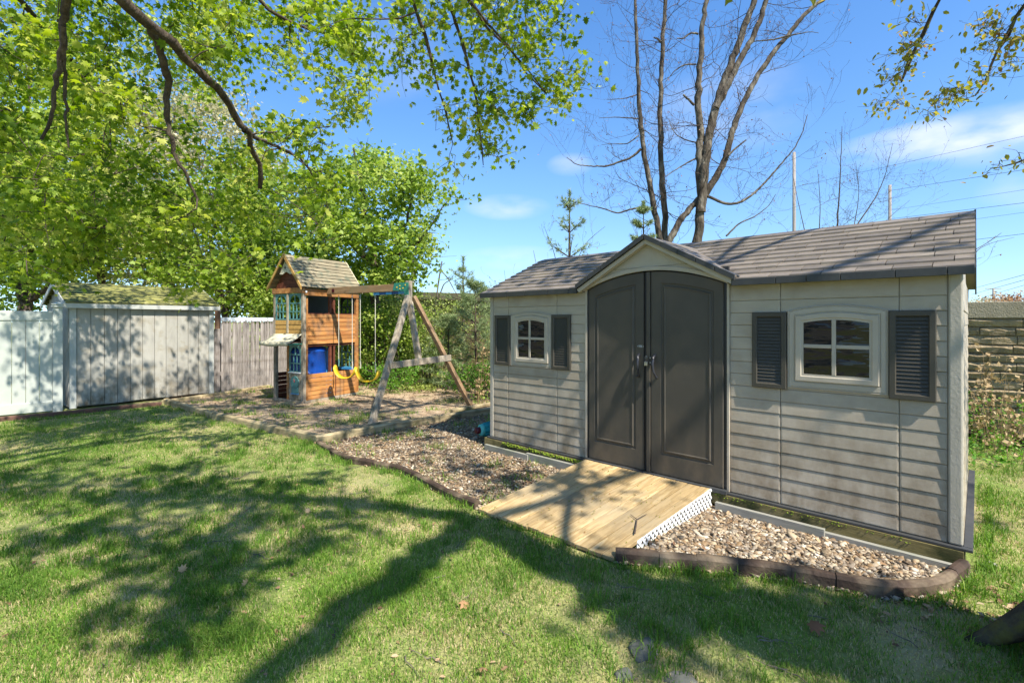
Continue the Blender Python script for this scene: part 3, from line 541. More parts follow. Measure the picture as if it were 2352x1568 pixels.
trap = [(0, -.01), (LL, -.01), (LL, ztop(LL)), (0, ztop(0))]
def clipline(p, d, poly):
    lo, hi = -9, 9
    for i in range(4):
        a = np.array(poly[i]); b = np.array(poly[(i+1) % 4]); e = b-a; nn = np.array([-e[1], e[0]])   # inside is left
        den = np.dot(nn, d); num = np.dot(nn, a-p)
        if abs(den) < 1e-9:
            if num > 0: return None
            continue
        t = num/den
        if den > 0: lo = max(lo, t)
        else: hi = min(hi, t)
    return (lo, hi) if hi-lo > .01 else None
for side in (0, 1):
    d = np.array([math.cos(R(48)), math.sin(R(48))])*np.array([1 if side == 0 else -1, 1])
    x = -.2
    while x < LL+.2:
        c = clipline(np.array([x, 0.0]), d, trap)
        if c:
            p = np.array([x, 0])+d*c[0]; q = np.array([x, 0])+d*c[1]; yy = -.006 if side == 0 else -.012
            MB().bar((p[0], yy, p[1]), (q[0], yy, q[1]), .004, .0185).build('lath', 'white_plastic', lat)
        x += .058
MB().bar((0, -.017, ztop(0)-.006), (LL, -.017, ztop(LL)-.006), .005, .014).build('lattice_rail', 'white_plastic', lat)
MB().box(-.004, .016, -.020, -.014, 0, ztop(0)).build('lattice_rail', 'white_plastic', lat)
MB().box(LL-.012, LL+.006, -.020, -.014, 0, ztop(LL)).build('lattice_rail', 'white_plastic', lat)
tw = root('fallen_twig', 'forked dry twig lying on the ramp planks', 'twig')
tp = lambda x, y: (lambda s: s)(G(x, y, .085))
MB().tube([tp(1458, 1228)+[0, 0, .012], tp(1461, 1213)+[0, 0, .02], tp(1463, 1199)+[0, 0, .025], tp(1448, 1189)+[0, 0, .03]], [.006, .005, .004, .002], 5).build('twig_stem', 'twig', tw)
MB().tube([tp(1463, 1199)+[0, 0, .025], tp(1475, 1194)+[0, 0, .03], tp(1486, 1189)+[0, 0, .035]], [.004, .003, .0015], 5).build('twig_stem', 'twig', tw)
# ================================================================== closed patio umbrella behind the shed's left end
um = root('patio_umbrella', 'folded teal umbrella with dark maroon tip lying by the far left corner of the shed', 'umbrella', tuple(at(1098, 988, 6.95)), A_ROT+R(74))
for k, m in ((0, 'cyan_cloth'),):
    loops = []
    for r_, x in ((.045, .03), (.085, .08), (.10, .2), (.11, .6), (.13, 1.2)):
        loops.append([(x, (r_*(1+.14*math.cos(8*a)))*math.cos(a), (r_*(1+.14*math.cos(8*a)))*math.sin(a)) for a in np.linspace(0, 6.283, 33)[:-1]])
    MB().loft(loops).build('canopy', m, um, smooth=True)
MB().loft([[(x, r_*math.cos(a), r_*math.sin(a)) for a in np.linspace(0, 6.283, 17)[:-1]] for r_, x in ((.05, .024), (.078, .03), (.088, .075), (.082, .08))], cap=False).build('collar', 'cyan_light', um, smooth=True)
MB().loft([[(x, r_*math.cos(a), r_*math.sin(a)) for a in np.linspace(0, 6.283, 17)[:-1]] for r_, x in ((.005, -.045), (.04, -.04), (.05, -.01), (.047, .03))], cap=False).build('finial', 'maroon', um, smooth=True)
# ================================================================== brown edging made of short rubber logs
def edging(pts, label, hgt, name, m, seg, w=.07, grp=None):
    r0 = root(name, label, 'edging', tuple(pts[0]), 0, grp); p = np.array(pts)-np.array(pts[0]); q = np.array(p)
    d = np.r_[0, np.cumsum(np.linalg.norm(np.diff(q, axis=0), axis=1))]; s = 0; rr = random.Random(len(pts)); o0 = None
    while s < d[-1]-.05:
        L_ = min(seg*rr.uniform(.75, 1.25), d[-1]-s); ks = np.linspace(s+.001, s+L_-.001, 4); P = np.stack([np.interp(ks, d, q[:, i]) for i in range(3)], 1); loops = []
        lean = rr.uniform(-.006, .006); hh = hgt*rr.uniform(.94, 1.04)
        for k in range(4):
            t = unit(P[min(k+1, 3)]-P[max(k-1, 0)]); nn = np.array([-t[1], t[0], 0]); ins = .003 if k in (0, 3) else 0
            prof = [(0+ins, -.03), (0+ins, hh*.78), (.012+ins, hh-ins), (w*.5, hh+.004-ins), (w-.012-ins, hh-ins), (w-ins, hh*.78), (w-ins, -.03)]
            loops.append([P[k]+nn*(a+lean)+np.array([0, 0, b]) for a, b in prof])
        mb = MB().loft(loops); mb.f.append(tuple(range(7))[::-1]); mb.build('edging_log', m, r0)
        s += L_
    return r0
edging(EDGE1, 'curved brown edging of short logs along the gravel left of the ramp', .075, 'log_edging', 'rubber_brown', .27)
edging(EDGE2, 'curved brown block edging round the gravel bed right of the ramp', .10, 'log_edging', 'rubber_brown', .30)
edging([G(-260, 990), G(0, 968), G(120, 957), G(250, 943), G(372, 931)], 'long ridged brown border strip below the white fence and old shed', .075, 'border_strip', 'brown_board', .9, .05)
# nail heads on the logs near the ramp
# ================================================================== landscape timbers
def timber(p, q, label, h=.125, w=.10, m='timber_edge', z=0, plate=None):
    p = np.array(p, float); q = np.array(q, float); d = q-p; L_ = float(np.linalg.norm(d)); a = math.atan2(d[1], d[0])
    o = MB(); c = .018
    prof = [(0, 0), (0, h-c), (c, h), (w-c, h), (w, h-c), (w, 0)]
    o.prism([(0, y, zz) for y, zz in prof], (L_, 0, 0)); o = o.build('landscape_timber', m, None, loc=(p[0], p[1], z-.01), rot=(0, 0, a), bev=.004)
    tag(o, label, 'timber', 'landscape timbers round the play area')
    if plate: MB().box(plate-.05, plate+.05, -.003, .0, .035, .07).build('tie_plate', 'metal', o)
timber(G(375, 928), G(486, 962), 'weathered timber starting at the corner below the old white shed', plate=None)
timber(G(487, 962.5), G(603, 990), 'middle timber of the lawn side border, with a metal plate', plate=.25)
timber(G(604, 990.5), G(722, 1017), 'last timber of the lawn side border, ending at the brown logs', plate=.72)
timber(G(727, 1021), G(905, 988), 'long timber from the brown logs towards the swing frame foot', plate=None)
timber(G(906, 988), G(1010, 970), 'middle timber between playground dirt and gravel', plate=None)
timber(G(1011, 970), G(1135, 949), 'timber running behind the left end of the big shed', plate=.35)
timber(G(820, 992), G(945, 968), 'second inner timber lying beside the swing frame foot', h=.06, w=.08, z=.03)
timber(G(1040, 950), G(1140, 931), 'inner timber lying below the right swing frame foot', h=.06, w=.08, z=.03)
timber(G(376, 926), G(520, 905), 'dark timber along the foot of the old white shed', h=.07)
timber(G(521, 905), G(634, 886), 'dark timber along the foot of the grey picket fence', h=.07)
timber(G(640, 931), G(752, 916), 'timber ledge under the near corner of the playhouse', h=.05)
timber(G(753, 914), G(860, 897), 'timber ledge under the far side of the playhouse', h=.05)
# ================================================================== old white shed, fences
a = G(160, 941); b = G(490, 905); d = unit(b-a); os_rot = math.atan2(d[1], d[0]); OL = float(np.linalg.norm((b-a)[:2])); OD = 1.85
osh = root('wooden_shed', 'old weathered white wooden shed with peeling boards and mossy roof behind the lawn', 'shed', tuple(a), os_rot)
EH = 2.03; RH = 2.46
MB().box(.02, OL-.02, .02, OD, .04, EH).build('wall', 'old_shed_white', osh)
x = .10; k = 0; e = (OL-.20)/11
for k in range(11):
    MB().box(.10+k*e+.004, .10+(k+1)*e-.004, -.012, .018, .05+random.uniform(-.01, .015), EH-.06).build('wall_board', 'old_shed_white', osh, bev=.002)
MB().box(-.005, .095, -.028, .02, .02, EH-.05).build('corner_trim', 'old_trim_white', osh, bev=.003)
MB().box(OL-.095, OL+.005, -.028, .02, .03, EH-.05).build('corner_trim', 'old_trim_white', osh, bev=.003)
for k in range(9):
    y = .03+k*(OD-.03)/9; zt = EH+(RH-EH-.03)*(1-abs((y+.1)-OD/2)/(OD/2))
    MB().box(-.012, .018, y+.003, y+OD/9-.006, .05, max(EH, zt)).build('wall_board', 'old_shed_white', osh)
MB().prism([(0, 0, EH), (0, OD, EH), (0, OD/2, RH-.02)], (.03, 0, 0)).build('gable', 'old_shed_white', osh)
MB().prism([(OL-.03, 0, EH), (OL-.03, OD, EH), (OL-.03, OD/2, RH-.02)], (.03, 0, 0)).build('gable', 'old_shed_white', osh)
vt = MB().box(-.022, -.012, OD/2-.12, OD/2+.10, 2.20, 2.28).build('vent', 'old_trim_white', osh)
for k in range(6): MB().box(-.026, -.021, OD/2-.10+k*.032, OD/2-.082+k*.032, 2.21, 2.27).build('vent_slot', 'black_plastic', vt)
MB().box(-.09, OL+.09, -.115, -.09, EH-.075, EH+.045).build('fascia', 'old_trim_white', osh, bev=.003)
for sx in (-.105, OL+.085):
    for (y0, y1) in ((-.11, OD/2), (OD+.11, OD/2)):
        MB().prism([(sx, y0, EH-.06), (sx, y1, RH-.06), (sx, y1, RH+.04), (sx, y0, EH+.035)], (.02, 0, 0)).build('rake_board', 'old_trim_white', osh)
rf = slab('roof', (-.08, -.12, EH+.02), (OL+.08, -.12, EH+.02), (OL+.08, OD/2, RH+.02), (-.08, OD/2, RH+.02), .015, 'moss_roof', osh)
slab('roof_back', (-.08, OD+.12, EH+.02), (OL+.08, OD+.12, EH+.02), (OL+.08, OD/2, RH+.02), (-.08, OD/2, RH+.02), .015, 'moss_roof', rf)
for r_ in range(9):
    f0, f1 = r_/9, (r_+1)/9+.02; y0, y1 = -.13+(OD/2+.13)*f0, min(-.13+(OD/2+.13)*f1, OD/2); z0, z1 = EH+.035+(RH-EH)*f0, EH+.035+(RH-EH)*min(f1, 1); x = -.09-random.uniform(0, .1)
    while x < OL+.08:
        x1 = min(x+random.uniform(.22, .3), OL+.09); j = random.uniform(-.006, .01)
        MB().prism([(max(x, -.09), y0+j, z0+.012), (x1-.006, y0+j, z0+.012), (x1-.006, y1, z1), (max(x, -.09), y1, z1)], (0, 0, .009)).build('shingle', 'moss_roof', rf); x = x1
# white vinyl fence with its post
fa = G(132, 944); fb = G(0, 956); fd = unit(fb-fa); f_rot = math.atan2(fd[1], fd[0])
vf = root('vinyl_fence', 'white vinyl privacy fence with capped post left of the old white shed', 'fence', tuple(fa), f_rot)
MB().box(-.075, .065, -.07, .07, -.02, 1.97).build('post', 'vinyl', vf, bev=.006)
cp = MB(); q = lambda r_, z: [(-.005+r_*sx, r_*sy, z) for sx, sy in ((-1, -1), (1, -1), (1, 1), (-1, 1))]
cp.loft([q(.085, 1.965), q(.095, 1.97), q(.095, 1.99), q(.075, 2.0), q(.075, 2.015), q(.09, 2.02), q(.09, 2.03), q(.02, 2.065)]).build('post_cap', 'vinyl', vf)
MB().box(.067, 2.6, -.03, .03, 1.72, 1.89).build('rail', 'vinyl', vf, bev=.004); MB().box(.067, 2.6, -.03, .03, .02, .20).build('rail', 'vinyl', vf, bev=.004)
for k in range(14): MB().box(.069+k*.18, .069+(k+1)*.18-.005, -.013, .013, .19, 1.73).build('plank', 'vinyl', vf, bev=.004)
# grey picket fence
pa = G(508, 900.5); pb = G(641, 886); pd = unit(pb-pa); pfr = math.atan2(pd[1], pd[0]); pf = root('picket_fence', 'weathered grey picket fence between the old shed and the playhouse', 'fence', tuple(pa), pfr)
npk = 54; rr = random.Random(9)
for k in range(npk):
    w = .057; h = 1.72+rr.uniform(-.03, .03)-.004*k*0; x = k*.0615
    mb = MB().prism([(0, 0, 0), (w, 0, 0), (w, 0, h-.09), (w*.62, 0, h), (w*.38, 0, h), (0, 0, h-.09)], (0, .018, 0))
    mb.build('picket', 'picket', pf, loc=(x, rr.uniform(-.006, .006), 0), rot=(rr.uniform(-.012, .012), rr.uniform(-.012, .012), 0))
for z in (.4, 1.35): MB().box(-.05, npk*.0615, .02, .06, z, z+.09).build('rail', 'picket', pf)
MB().box(-.16, -.03, -.03, .08, -.02, 1.52).build('post', 'picket', pf, bev=.01)
tag(MB().box(-.05, .05, -.05, .05, 0, 2.03).build('fence_post', 'red_post', None, loc=tuple(at(500, 780, 12.0)*np.array([1, 1, 0])), bev=.012), 'brown wooden post standing just right of the old white shed', 'post')
wf = root('rail_fence', 'white top rail of a second fence just behind the grey pickets', 'fence', tuple(pa+np.array([-.3, .35, 0])), pfr)
MB().box(0, 3.6, 0, .05, 1.70, 1.80).build('rail', 'rail_white', wf)
for k in range(3): MB().box(k*1.75, k*1.75+.09, .0, .09, 0, 1.69).build('post', 'rail_white', wf)
# ================================================================== playhouse tower
PC = np.array([-4.31, 10.08, 0]); PR = math.atan2(.877, .48)
ph = root('playhouse', 'two storey cedar playhouse with pitched plank roof, teal windows and tan awning', 'playhouse', tuple(PC), PR)
PL, PW = 1.50, .95                                # right face length (x), depth towards the left face (y)
def pboards(z0, z1, n, x0, x1, y, face='r', m='cedar', par=ph, name='siding_board'):
    for k in range(n):
        a_ = z0+(z1-z0)*k/n+.003; b_ = z0+(z1-z0)*(k+1)/n-.006
        if face == 'r': mb = MB().prism([(x0, y, a_), (x0, y+.006, b_), (x0, y+.02, b_), (x0, y+.02, a_)], (x1-x0, 0, 0))
        else: mb = MB().prism([(y, x0, a_), (y+.006, x0, b_), (y+.02, x0, b_), (y+.02, x0, a_)], (0, x1-x0, 0))
        mb.build(name, m, par)
# corner posts
for (x, y, m) in ((0, 0, 'grey_wood'), (PL-.06, 0, 'cedar'), (0, PW-.06, 'grey_wood'), (PL-.06, PW-.06, 'cedar_dark')):
    MB().box(x-.005, x+.065, y-.005, y+.065, 0, 2.36).build('corner_post', m, ph, bev=.004)
MB().box(.065, .105, -.012, .03, .05, 2.18).build('trim_board', 'cedar', ph, bev=.003)
MB().box(PL-.10, PL-.062, -.012, .03, .05, 1.86).build('trim_board', 'cedar', ph, bev=.003)
# right face: upper boards, lower boards, header
pboards(1.22, 1.86, 7, .107, PL-.10, -.010); pboards(.06, .60, 6, .107, PL-.062, -.010)
MB().box(.82, .835, -.018, -.011, .07, .60).build('trim_board', 'cedar_dark', ph)
MB().box(.02, PL, -.02, .03, 2.24, 2.38).build('header_board', 'cedar', ph, bev=.004)
MB().box(.02, PL-.02, -.03, .05, .0, .055).build('sill_board', 'grey_wood', ph, bev=.004)
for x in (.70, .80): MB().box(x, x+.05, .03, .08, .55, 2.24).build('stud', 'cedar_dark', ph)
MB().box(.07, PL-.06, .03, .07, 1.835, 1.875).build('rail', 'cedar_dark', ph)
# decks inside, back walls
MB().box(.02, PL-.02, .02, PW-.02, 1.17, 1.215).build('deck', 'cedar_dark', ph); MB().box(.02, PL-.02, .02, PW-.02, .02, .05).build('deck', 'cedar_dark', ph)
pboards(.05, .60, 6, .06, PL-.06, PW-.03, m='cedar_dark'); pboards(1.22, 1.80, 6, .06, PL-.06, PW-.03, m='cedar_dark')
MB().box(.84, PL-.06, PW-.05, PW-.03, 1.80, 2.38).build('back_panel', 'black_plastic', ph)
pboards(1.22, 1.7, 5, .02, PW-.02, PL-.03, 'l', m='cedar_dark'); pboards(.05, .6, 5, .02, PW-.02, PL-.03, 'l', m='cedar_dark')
def archwin(x0, x1, z0, z1, y, face, m, frame=.028):
    """arched window grille: frame, arch, three stiles, two rails"""
    w = bpy.data.objects.new('window', None); C.objects.link(w); w.parent = ph
    P = (lambda x, z, yy=0: (x, y+yy, z)) if face == 'r' else (lambda x, z, yy=0: (y+yy, x, z))
    def bx(xa, xb, za, zb, nm='window_bar', dp=.022):
        pts = [P(xa, za), P(xb, za), P(xb, zb), P(xa, zb)]; mv_ = (0, dp, 0) if face == 'r' else (dp, 0, 0)
        return MB().prism(pts, mv_).build(nm, m, w)
    bx(x0, x0+frame, z0, z1, 'frame_bar'); bx(x1-frame, x1, z0, z1, 'frame_bar'); bx(x0+frame, x1-frame, z0, z0+frame, 'frame_bar')
    c = (x0+x1)/2; r_ = (x1-x0)/2-frame; zc = z1-frame-r_
    mb = MB(); mv_ = (0, .022, 0) if face == 'r' else (.022, 0, 0)
    for k in range(10):                           # spandrel round the arch
        a0, a1 = math.pi*k/10, math.pi*(k+1)/10
        p0 = (c+r_*math.cos(a0), zc+r_*math.sin(a0)); p1 = (c+r_*math.cos(a1), zc+r_*math.sin(a1))
        mb.prism([P(p0[0], p0[1]), P(p0[0], z1), P(p1[0], z1), P(p1[0], p1[1])], mv_)
    mb.build('arch', m, w)
    zr = zc-.01; bx(x0+frame, x1-frame, zr-.012, zr+.012); zm = (z0+zr)/2; bx(x0+frame, x1-frame, zm-.01, zm+.01)
    for k in (1, 2): xx = x0+frame+(x1-x0-2*frame)*k/3; bx(xx-.008, xx+.008, z0+frame, zr-.012)
    bx(c-.008, c+.008, zr+.012, zc+r_)
    return w
# left face: two upper arched windows, boards, awning, lower window and door
archwin(.075, .455, 1.73, 2.28, -.004, 'l', 'teal'); archwin(.51, .885, 1.73, 2.28, -.004, 'l', 'teal')
MB().box(-.02, .02, .457, .508, 1.45, 2.34).build('mullion_post', 'grey_wood', ph, bev=.003)
pboards(1.44, 1.73, 3, .07, .455, -.008, 'l', 'cedar_yellow'); pboards(1.44, 1.73, 3, .51, .885, -.008, 'l', 'cedar_yellow')
MB().box(-.03, .02, -.02, PW+.02, 2.29, 2.40).build('header_board', 'cedar', ph, bev=.004)
archwin(.075, .44, .64, 1.20, -.004, 'l', 'teal'); MB().box(-.035, .02, .07, .445, .62, .645).build('window_sill', 'white_plastic', ph, bev=.003)
MB().box(-.008, .022, .07, .44, .07, .61).build('door_panel', 'grey_wood', ph, bev=.003)
for z in (.52, .42, .22): MB().box(-.014, -.007, .075, .435, z, z+.085).build('panel_board', 'grey_wood', ph)
MB().box(-.02, .025, .445, .50, 0, 1.24).build('mullion_post', 'cedar', ph, bev=.003)
MB().box(-.03, .03, 0, PW, .0, .06).build('sill_board', 'grey_wood', ph, bev=.003)
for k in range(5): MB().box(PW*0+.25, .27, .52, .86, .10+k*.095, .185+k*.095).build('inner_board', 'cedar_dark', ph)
MB().prism([(.24, .52, .62), (.24, .86, .62), (.24, .86, .66), (.24, .52, .80)], (.01, 0, 0)).build('counter_side', 'teal_green', ph)
# clock on the door panel
ck = MB().box(-.03, -.016, .12, .34, .20, .34).build('clock', 'teal', ph, bev=.01)
MB().loft([[(x, .235+r_*math.cos(t_), .43+r_*1.05*math.sin(t_)) for t_ in np.linspace(0, 6.283, 25)[:-1]] for r_, x in ((.125, -.014), (.125, -.034), (.112, -.036), (.106, -.030))]).build('clock_face', 'teal', ck)
MB().box(-.036, -.031, .10, .35, .185, .20).build('clock_trim', 'light_blue', ck)
MB().bar((-.034, .235, .43), (-.034, .25, .50), .004, .012, up=(1, 0, 0)).build('clock_hand', 'red_plastic', ck); MB().bar((-.034, .235, .43), (-.034, .205, .47), .004, .012, up=(1, 0, 0)).build('clock_hand', 'red_plastic', ck)
# awning
aw = []
for i in range(7):
    s_ = i/6; x_ = -.02-.34*s_; z_ = 1.44-.17*s_-.03*math.sin(s_*math.pi); aw.append([(x_, yy, z_+.012*math.sin(yy*9+i)*s_) for yy in np.linspace(.02, .92, 10)])
av = [p for r_ in aw for p in r_]+[(p[0]-.004, p[1], p[2]-.075) for p in aw[-1]]; af = [(i*10+j, i*10+j+1, (i+1)*10+j+1, (i+1)*10+j) for i in range(7) for j in range(9)]
mb = MB(); mb.v = av; mb.f = af; aw_ = mb.build('awning', 'canvas', ph, smooth=True); sm = aw_.modifiers.new('thickness', 'SOLIDIFY'); sm.thickness = .006
for y in (.03, .91): MB().bar((-.01, y, 1.235), (-.35, y, 1.235), .015, .02).build('awning_bar', 'teal_green', ph)
# roof: two pitched sides of overlapping planks, gable trim
RX0, RX1 = -.10, PL+.05; EY0, EY1 = -.07, PW+.07; RZ, EZ = 3.10, 2.40; RY = PW/2
rf = bpy.data.objects.new('roof', None); C.objects.link(rf); rf.parent = ph
for (ey, sg) in ((EY0, 1), (EY1, -1)):
    n_ = 9
    for k in range(n_):
        s0, s1 = k/n_, (k+1)/n_; y0 = ey+(RY-ey)*s0; y1 = ey+(RY-ey)*s1; z0 = EZ+(RZ-EZ)*s0; z1 = EZ+(RZ-EZ)*s1; nx = np.array([0, -(RZ-EZ)*sg, abs(RY-ey)]); nx = nx/np.linalg.norm(nx)
        p = [np.array((RX0, y0, z0))+nx*.014, np.array((RX1, y0, z0))+nx*.014, np.array((RX1, y1, z1)), np.array((RX0, y1, z1))]
        MB().prism(p, nx*.012).build('roof_plank', 'play_roof', rf)
for x in (RX0-.02, RX1):
    for ey in (EY0, EY1):
        MB().prism([(x, ey, EZ-.05), (x, RY, RZ-.06), (x, RY, RZ+.03), (x, ey, EZ+.03)], (.022, 0, 0)).build('rake_board', 'cedar_yellow' if x < 0 else 'canvas', rf)
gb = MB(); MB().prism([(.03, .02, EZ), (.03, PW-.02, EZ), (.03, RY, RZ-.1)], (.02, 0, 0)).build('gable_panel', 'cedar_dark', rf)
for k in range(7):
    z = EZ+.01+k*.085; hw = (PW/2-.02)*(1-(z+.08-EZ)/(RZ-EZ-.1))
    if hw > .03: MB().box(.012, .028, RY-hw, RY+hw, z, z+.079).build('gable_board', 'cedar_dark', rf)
gp = MB().prism([(-.05, RY-.215, 2.70), (-.05, RY-.12, 2.69), (-.05, RY-.07, 2.715), (-.05, RY, 2.745), (-.05, RY+.07, 2.715), (-.05, RY+.12, 2.69), (-.05, RY+.215, 2.70), (-.05, RY, 3.04)], (.012, 0, 0)).build('gable_sign', 'cream', rf)
def spot(y, z, r_, m, star=0):
    n_ = 8; pts = [(-.052, RY+y+(r_*(.45 if star and i % 2 else 1))*math.cos(6.283*i/n_), z+(r_*(.45 if star and i % 2 else 1))*math.sin(6.283*i/n_)) for i in range(n_)]
    MB().prism(pts, (.003, 0, 0)).build('gable_spot', m, gp)
spot(.03, 2.83, .045, 'black_plastic', 1); spot(.0, 2.93, .022, 'black_plastic'); spot(-.06, 2.82, .016, 'red_plastic', 1); spot(-.01, 2.78, .014, 'teal_green', 1); spot(.11, 2.75, .014, 'teal_green', 1); spot(-.12, 2.76, .016, 'maroon', 1)
MB().lathe([(0, 0), (.022, .002), (.022, .012), (0, .014)], n=12).build('bolt_cap', 'white_plastic', ph, loc=(.05, -.02, 2.315), rot=(R(90), 0, 0))
archwin(.10, .52, 1.72, 2.26, PL-.05, 'l', 'black_plastic'); archwin(.08, .50, .62, 1.20, PL-.06, 'l', 'teal')
MB().box(PL-.12, PL-.06, .08, .50, .58, .63).build('window_sill', 'light_blue', ph)
MB().bar((.86, .5, 1.15), (1.02, .7, .6), .03, .05).build('brace', 'cedar_dark', ph)
# things kept inside the playhouse
bar_ = root('blue_barrel', 'big glossy blue plastic barrel standing inside the lower floor of the playhouse', 'barrel', tuple(PC+np.array([.48*.46-.877*.47, .877*.46+.48*.47, .055])))
MB().lathe([(0, 0), (.36, 0), (.39, .05), (.40, .40), (.415, .42), (.40, .45), (.40, .98), (.415, 1.0), (.40, 1.03), (.38, 1.08), (.36, 1.09), (0, 1.09)], n=32).build('barrel_body', 'blue_plastic', bar_, smooth=True)
MB().tube([(.30*math.cos(t_)-.02, -.38+.02*t_, .35+.30*math.sin(t_)) for t_ in np.linspace(-.8, 1.6, 12)], .012, 6).build('barrel_rim', 'blue_plastic', bar_, smooth=True)
sl_ = root('blue_sheet', 'bright blue folded plastic sheet leaning inside the playhouse beside the barrel', 'sheet', tuple(PC+np.array([.48*.98-.877*.45, .877*.98+.48*.45, .055])), PR)
MB().loft([[(-.12+.1*s_, -.02*s_, 1.05*s_), (.06+.04*math.sin(3*s_), -.06, 1.05*s_), (.14-.1*s_, .05, 1.05*s_)] for s_ in (0, .3, .6, .85, 1)]).build('sheet_fold', 'light_blue', sl_)
# ================================================================== swing set
sw_ = root('swing_set', 'wooden swing beam from the playhouse carried by a weathered A-frame', 'swing set', (0, 0, 0))
BA = PC+np.array([.48*.62+.877*-.0, .877*.62, 0])+np.array([.877, -.48, 0])*.02; BB = np.array([-1.97, 9.40, 0]); bz = 2.36
bd_ = unit(BB-BA); bL = float(np.linalg.norm(BB-BA)); brot = math.atan2(bd_[1], bd_[0])
sw_.location = tuple(BA); sw_.rotation_euler = (0, 0, brot)
MB().box(0, bL, -.045, .045, bz-.075, bz+.07).build('beam', 'beam_wood', sw_, bev=.006)
MB().box(.18, .25, -.052, -.046, bz-.035, bz+.035).build('beam_plate', 'maroon', sw_)
MB().box(-.14, -.03, -.10, .02, bz-.07, bz+.07).build('bracket', 'teal_green', sw_, bev=.004)
br = MB().prism([(bL-.36, -.055, bz+.085), (bL+.01, -.055, bz+.085), (bL+.02, -.055, bz-.24), (bL-.06, -.055, bz-.24), (bL-.10, -.055, bz-.08), (bL-.40, -.055, bz-.06)], (0, .11, 0)).build('bracket', 'teal_green', sw_, bev=.006)
for x, z in ((bL-.28, .0), (bL-.20, .03), (bL-.12, -.02), (bL-.06, .04), (bL-.2, -.03)): MB().lathe([(0, 0), (.012, 0), (.012, .01), (0, .012)], n=8).build('bolt_head', 'yellow', br, loc=(x, -.056, bz+z), rot=(R(90), 0, 0))
for k in range(5): MB().box(bL-.95+k*.17, bL-.95+(k+1)*.17-.008, -.03, .03, bz-.125, bz-.078).build('fabric_strip', 'sail_blue' if k % 2 else 'light_blue', sw_)
R_m = np.array([[math.cos(-brot), -math.sin(-brot), 0], [math.sin(-brot), math.cos(-brot), 0], [0, 0, 1]])
toL = lambda p: R_m @ (np.array(p, float)-BA)
apx3 = np.array([bL-.02, 0, 2.18]); fF = toL(G(851, 980)); fR = toL(G(1085, 937))
def leg(p, q, m, w=.075, h=.10, nm='leg'): return MB().bar(p, q, w, h, up=(1, 0, .1)).build(nm, m, sw_, bev=.008)
leg(apx3+[.02, -.05, -.0], fF+[0, 0, -.02], 'grey_wood', .10, .085); leg(apx3+[.05, .07, -.0], fR+[0, 0, -.02], 'beam_wood', .085, .085)
MB().bar(apx3+np.array([0.0, 0, .30]), apx3+np.array([0.0, 0, -.35]), .09, .10, up=(1, 0, 0)).build('frame_post', 'grey_wood', sw_, bev=.008)
cb0 = apx3+(fF-apx3)*.57; cb1 = apx3+(fR-apx3)*.545
MB().bar(cb0+np.array([.09, -.06, 0]), cb1+np.array([.09, .10, 0]), .045, .115).build('crossbar', 'grey_wood', sw_, bev=.006)
cm = (cb0+cb1)/2; MB().bar(apx3+np.array([.02, 0, -.1]), cm+np.array([.02, .02, -.05]), .085, .10, up=(1, 0, 0)).build('brace', 'grey_wood', sw_, bev=.008)
def beam_s(px):                                   # place along the beam that the photo shows at column px
    k = (px-CX)/F; return (k*BA[1]-BA[0])/(bd_[0]-k*bd_[1])
rr = random.Random(2)
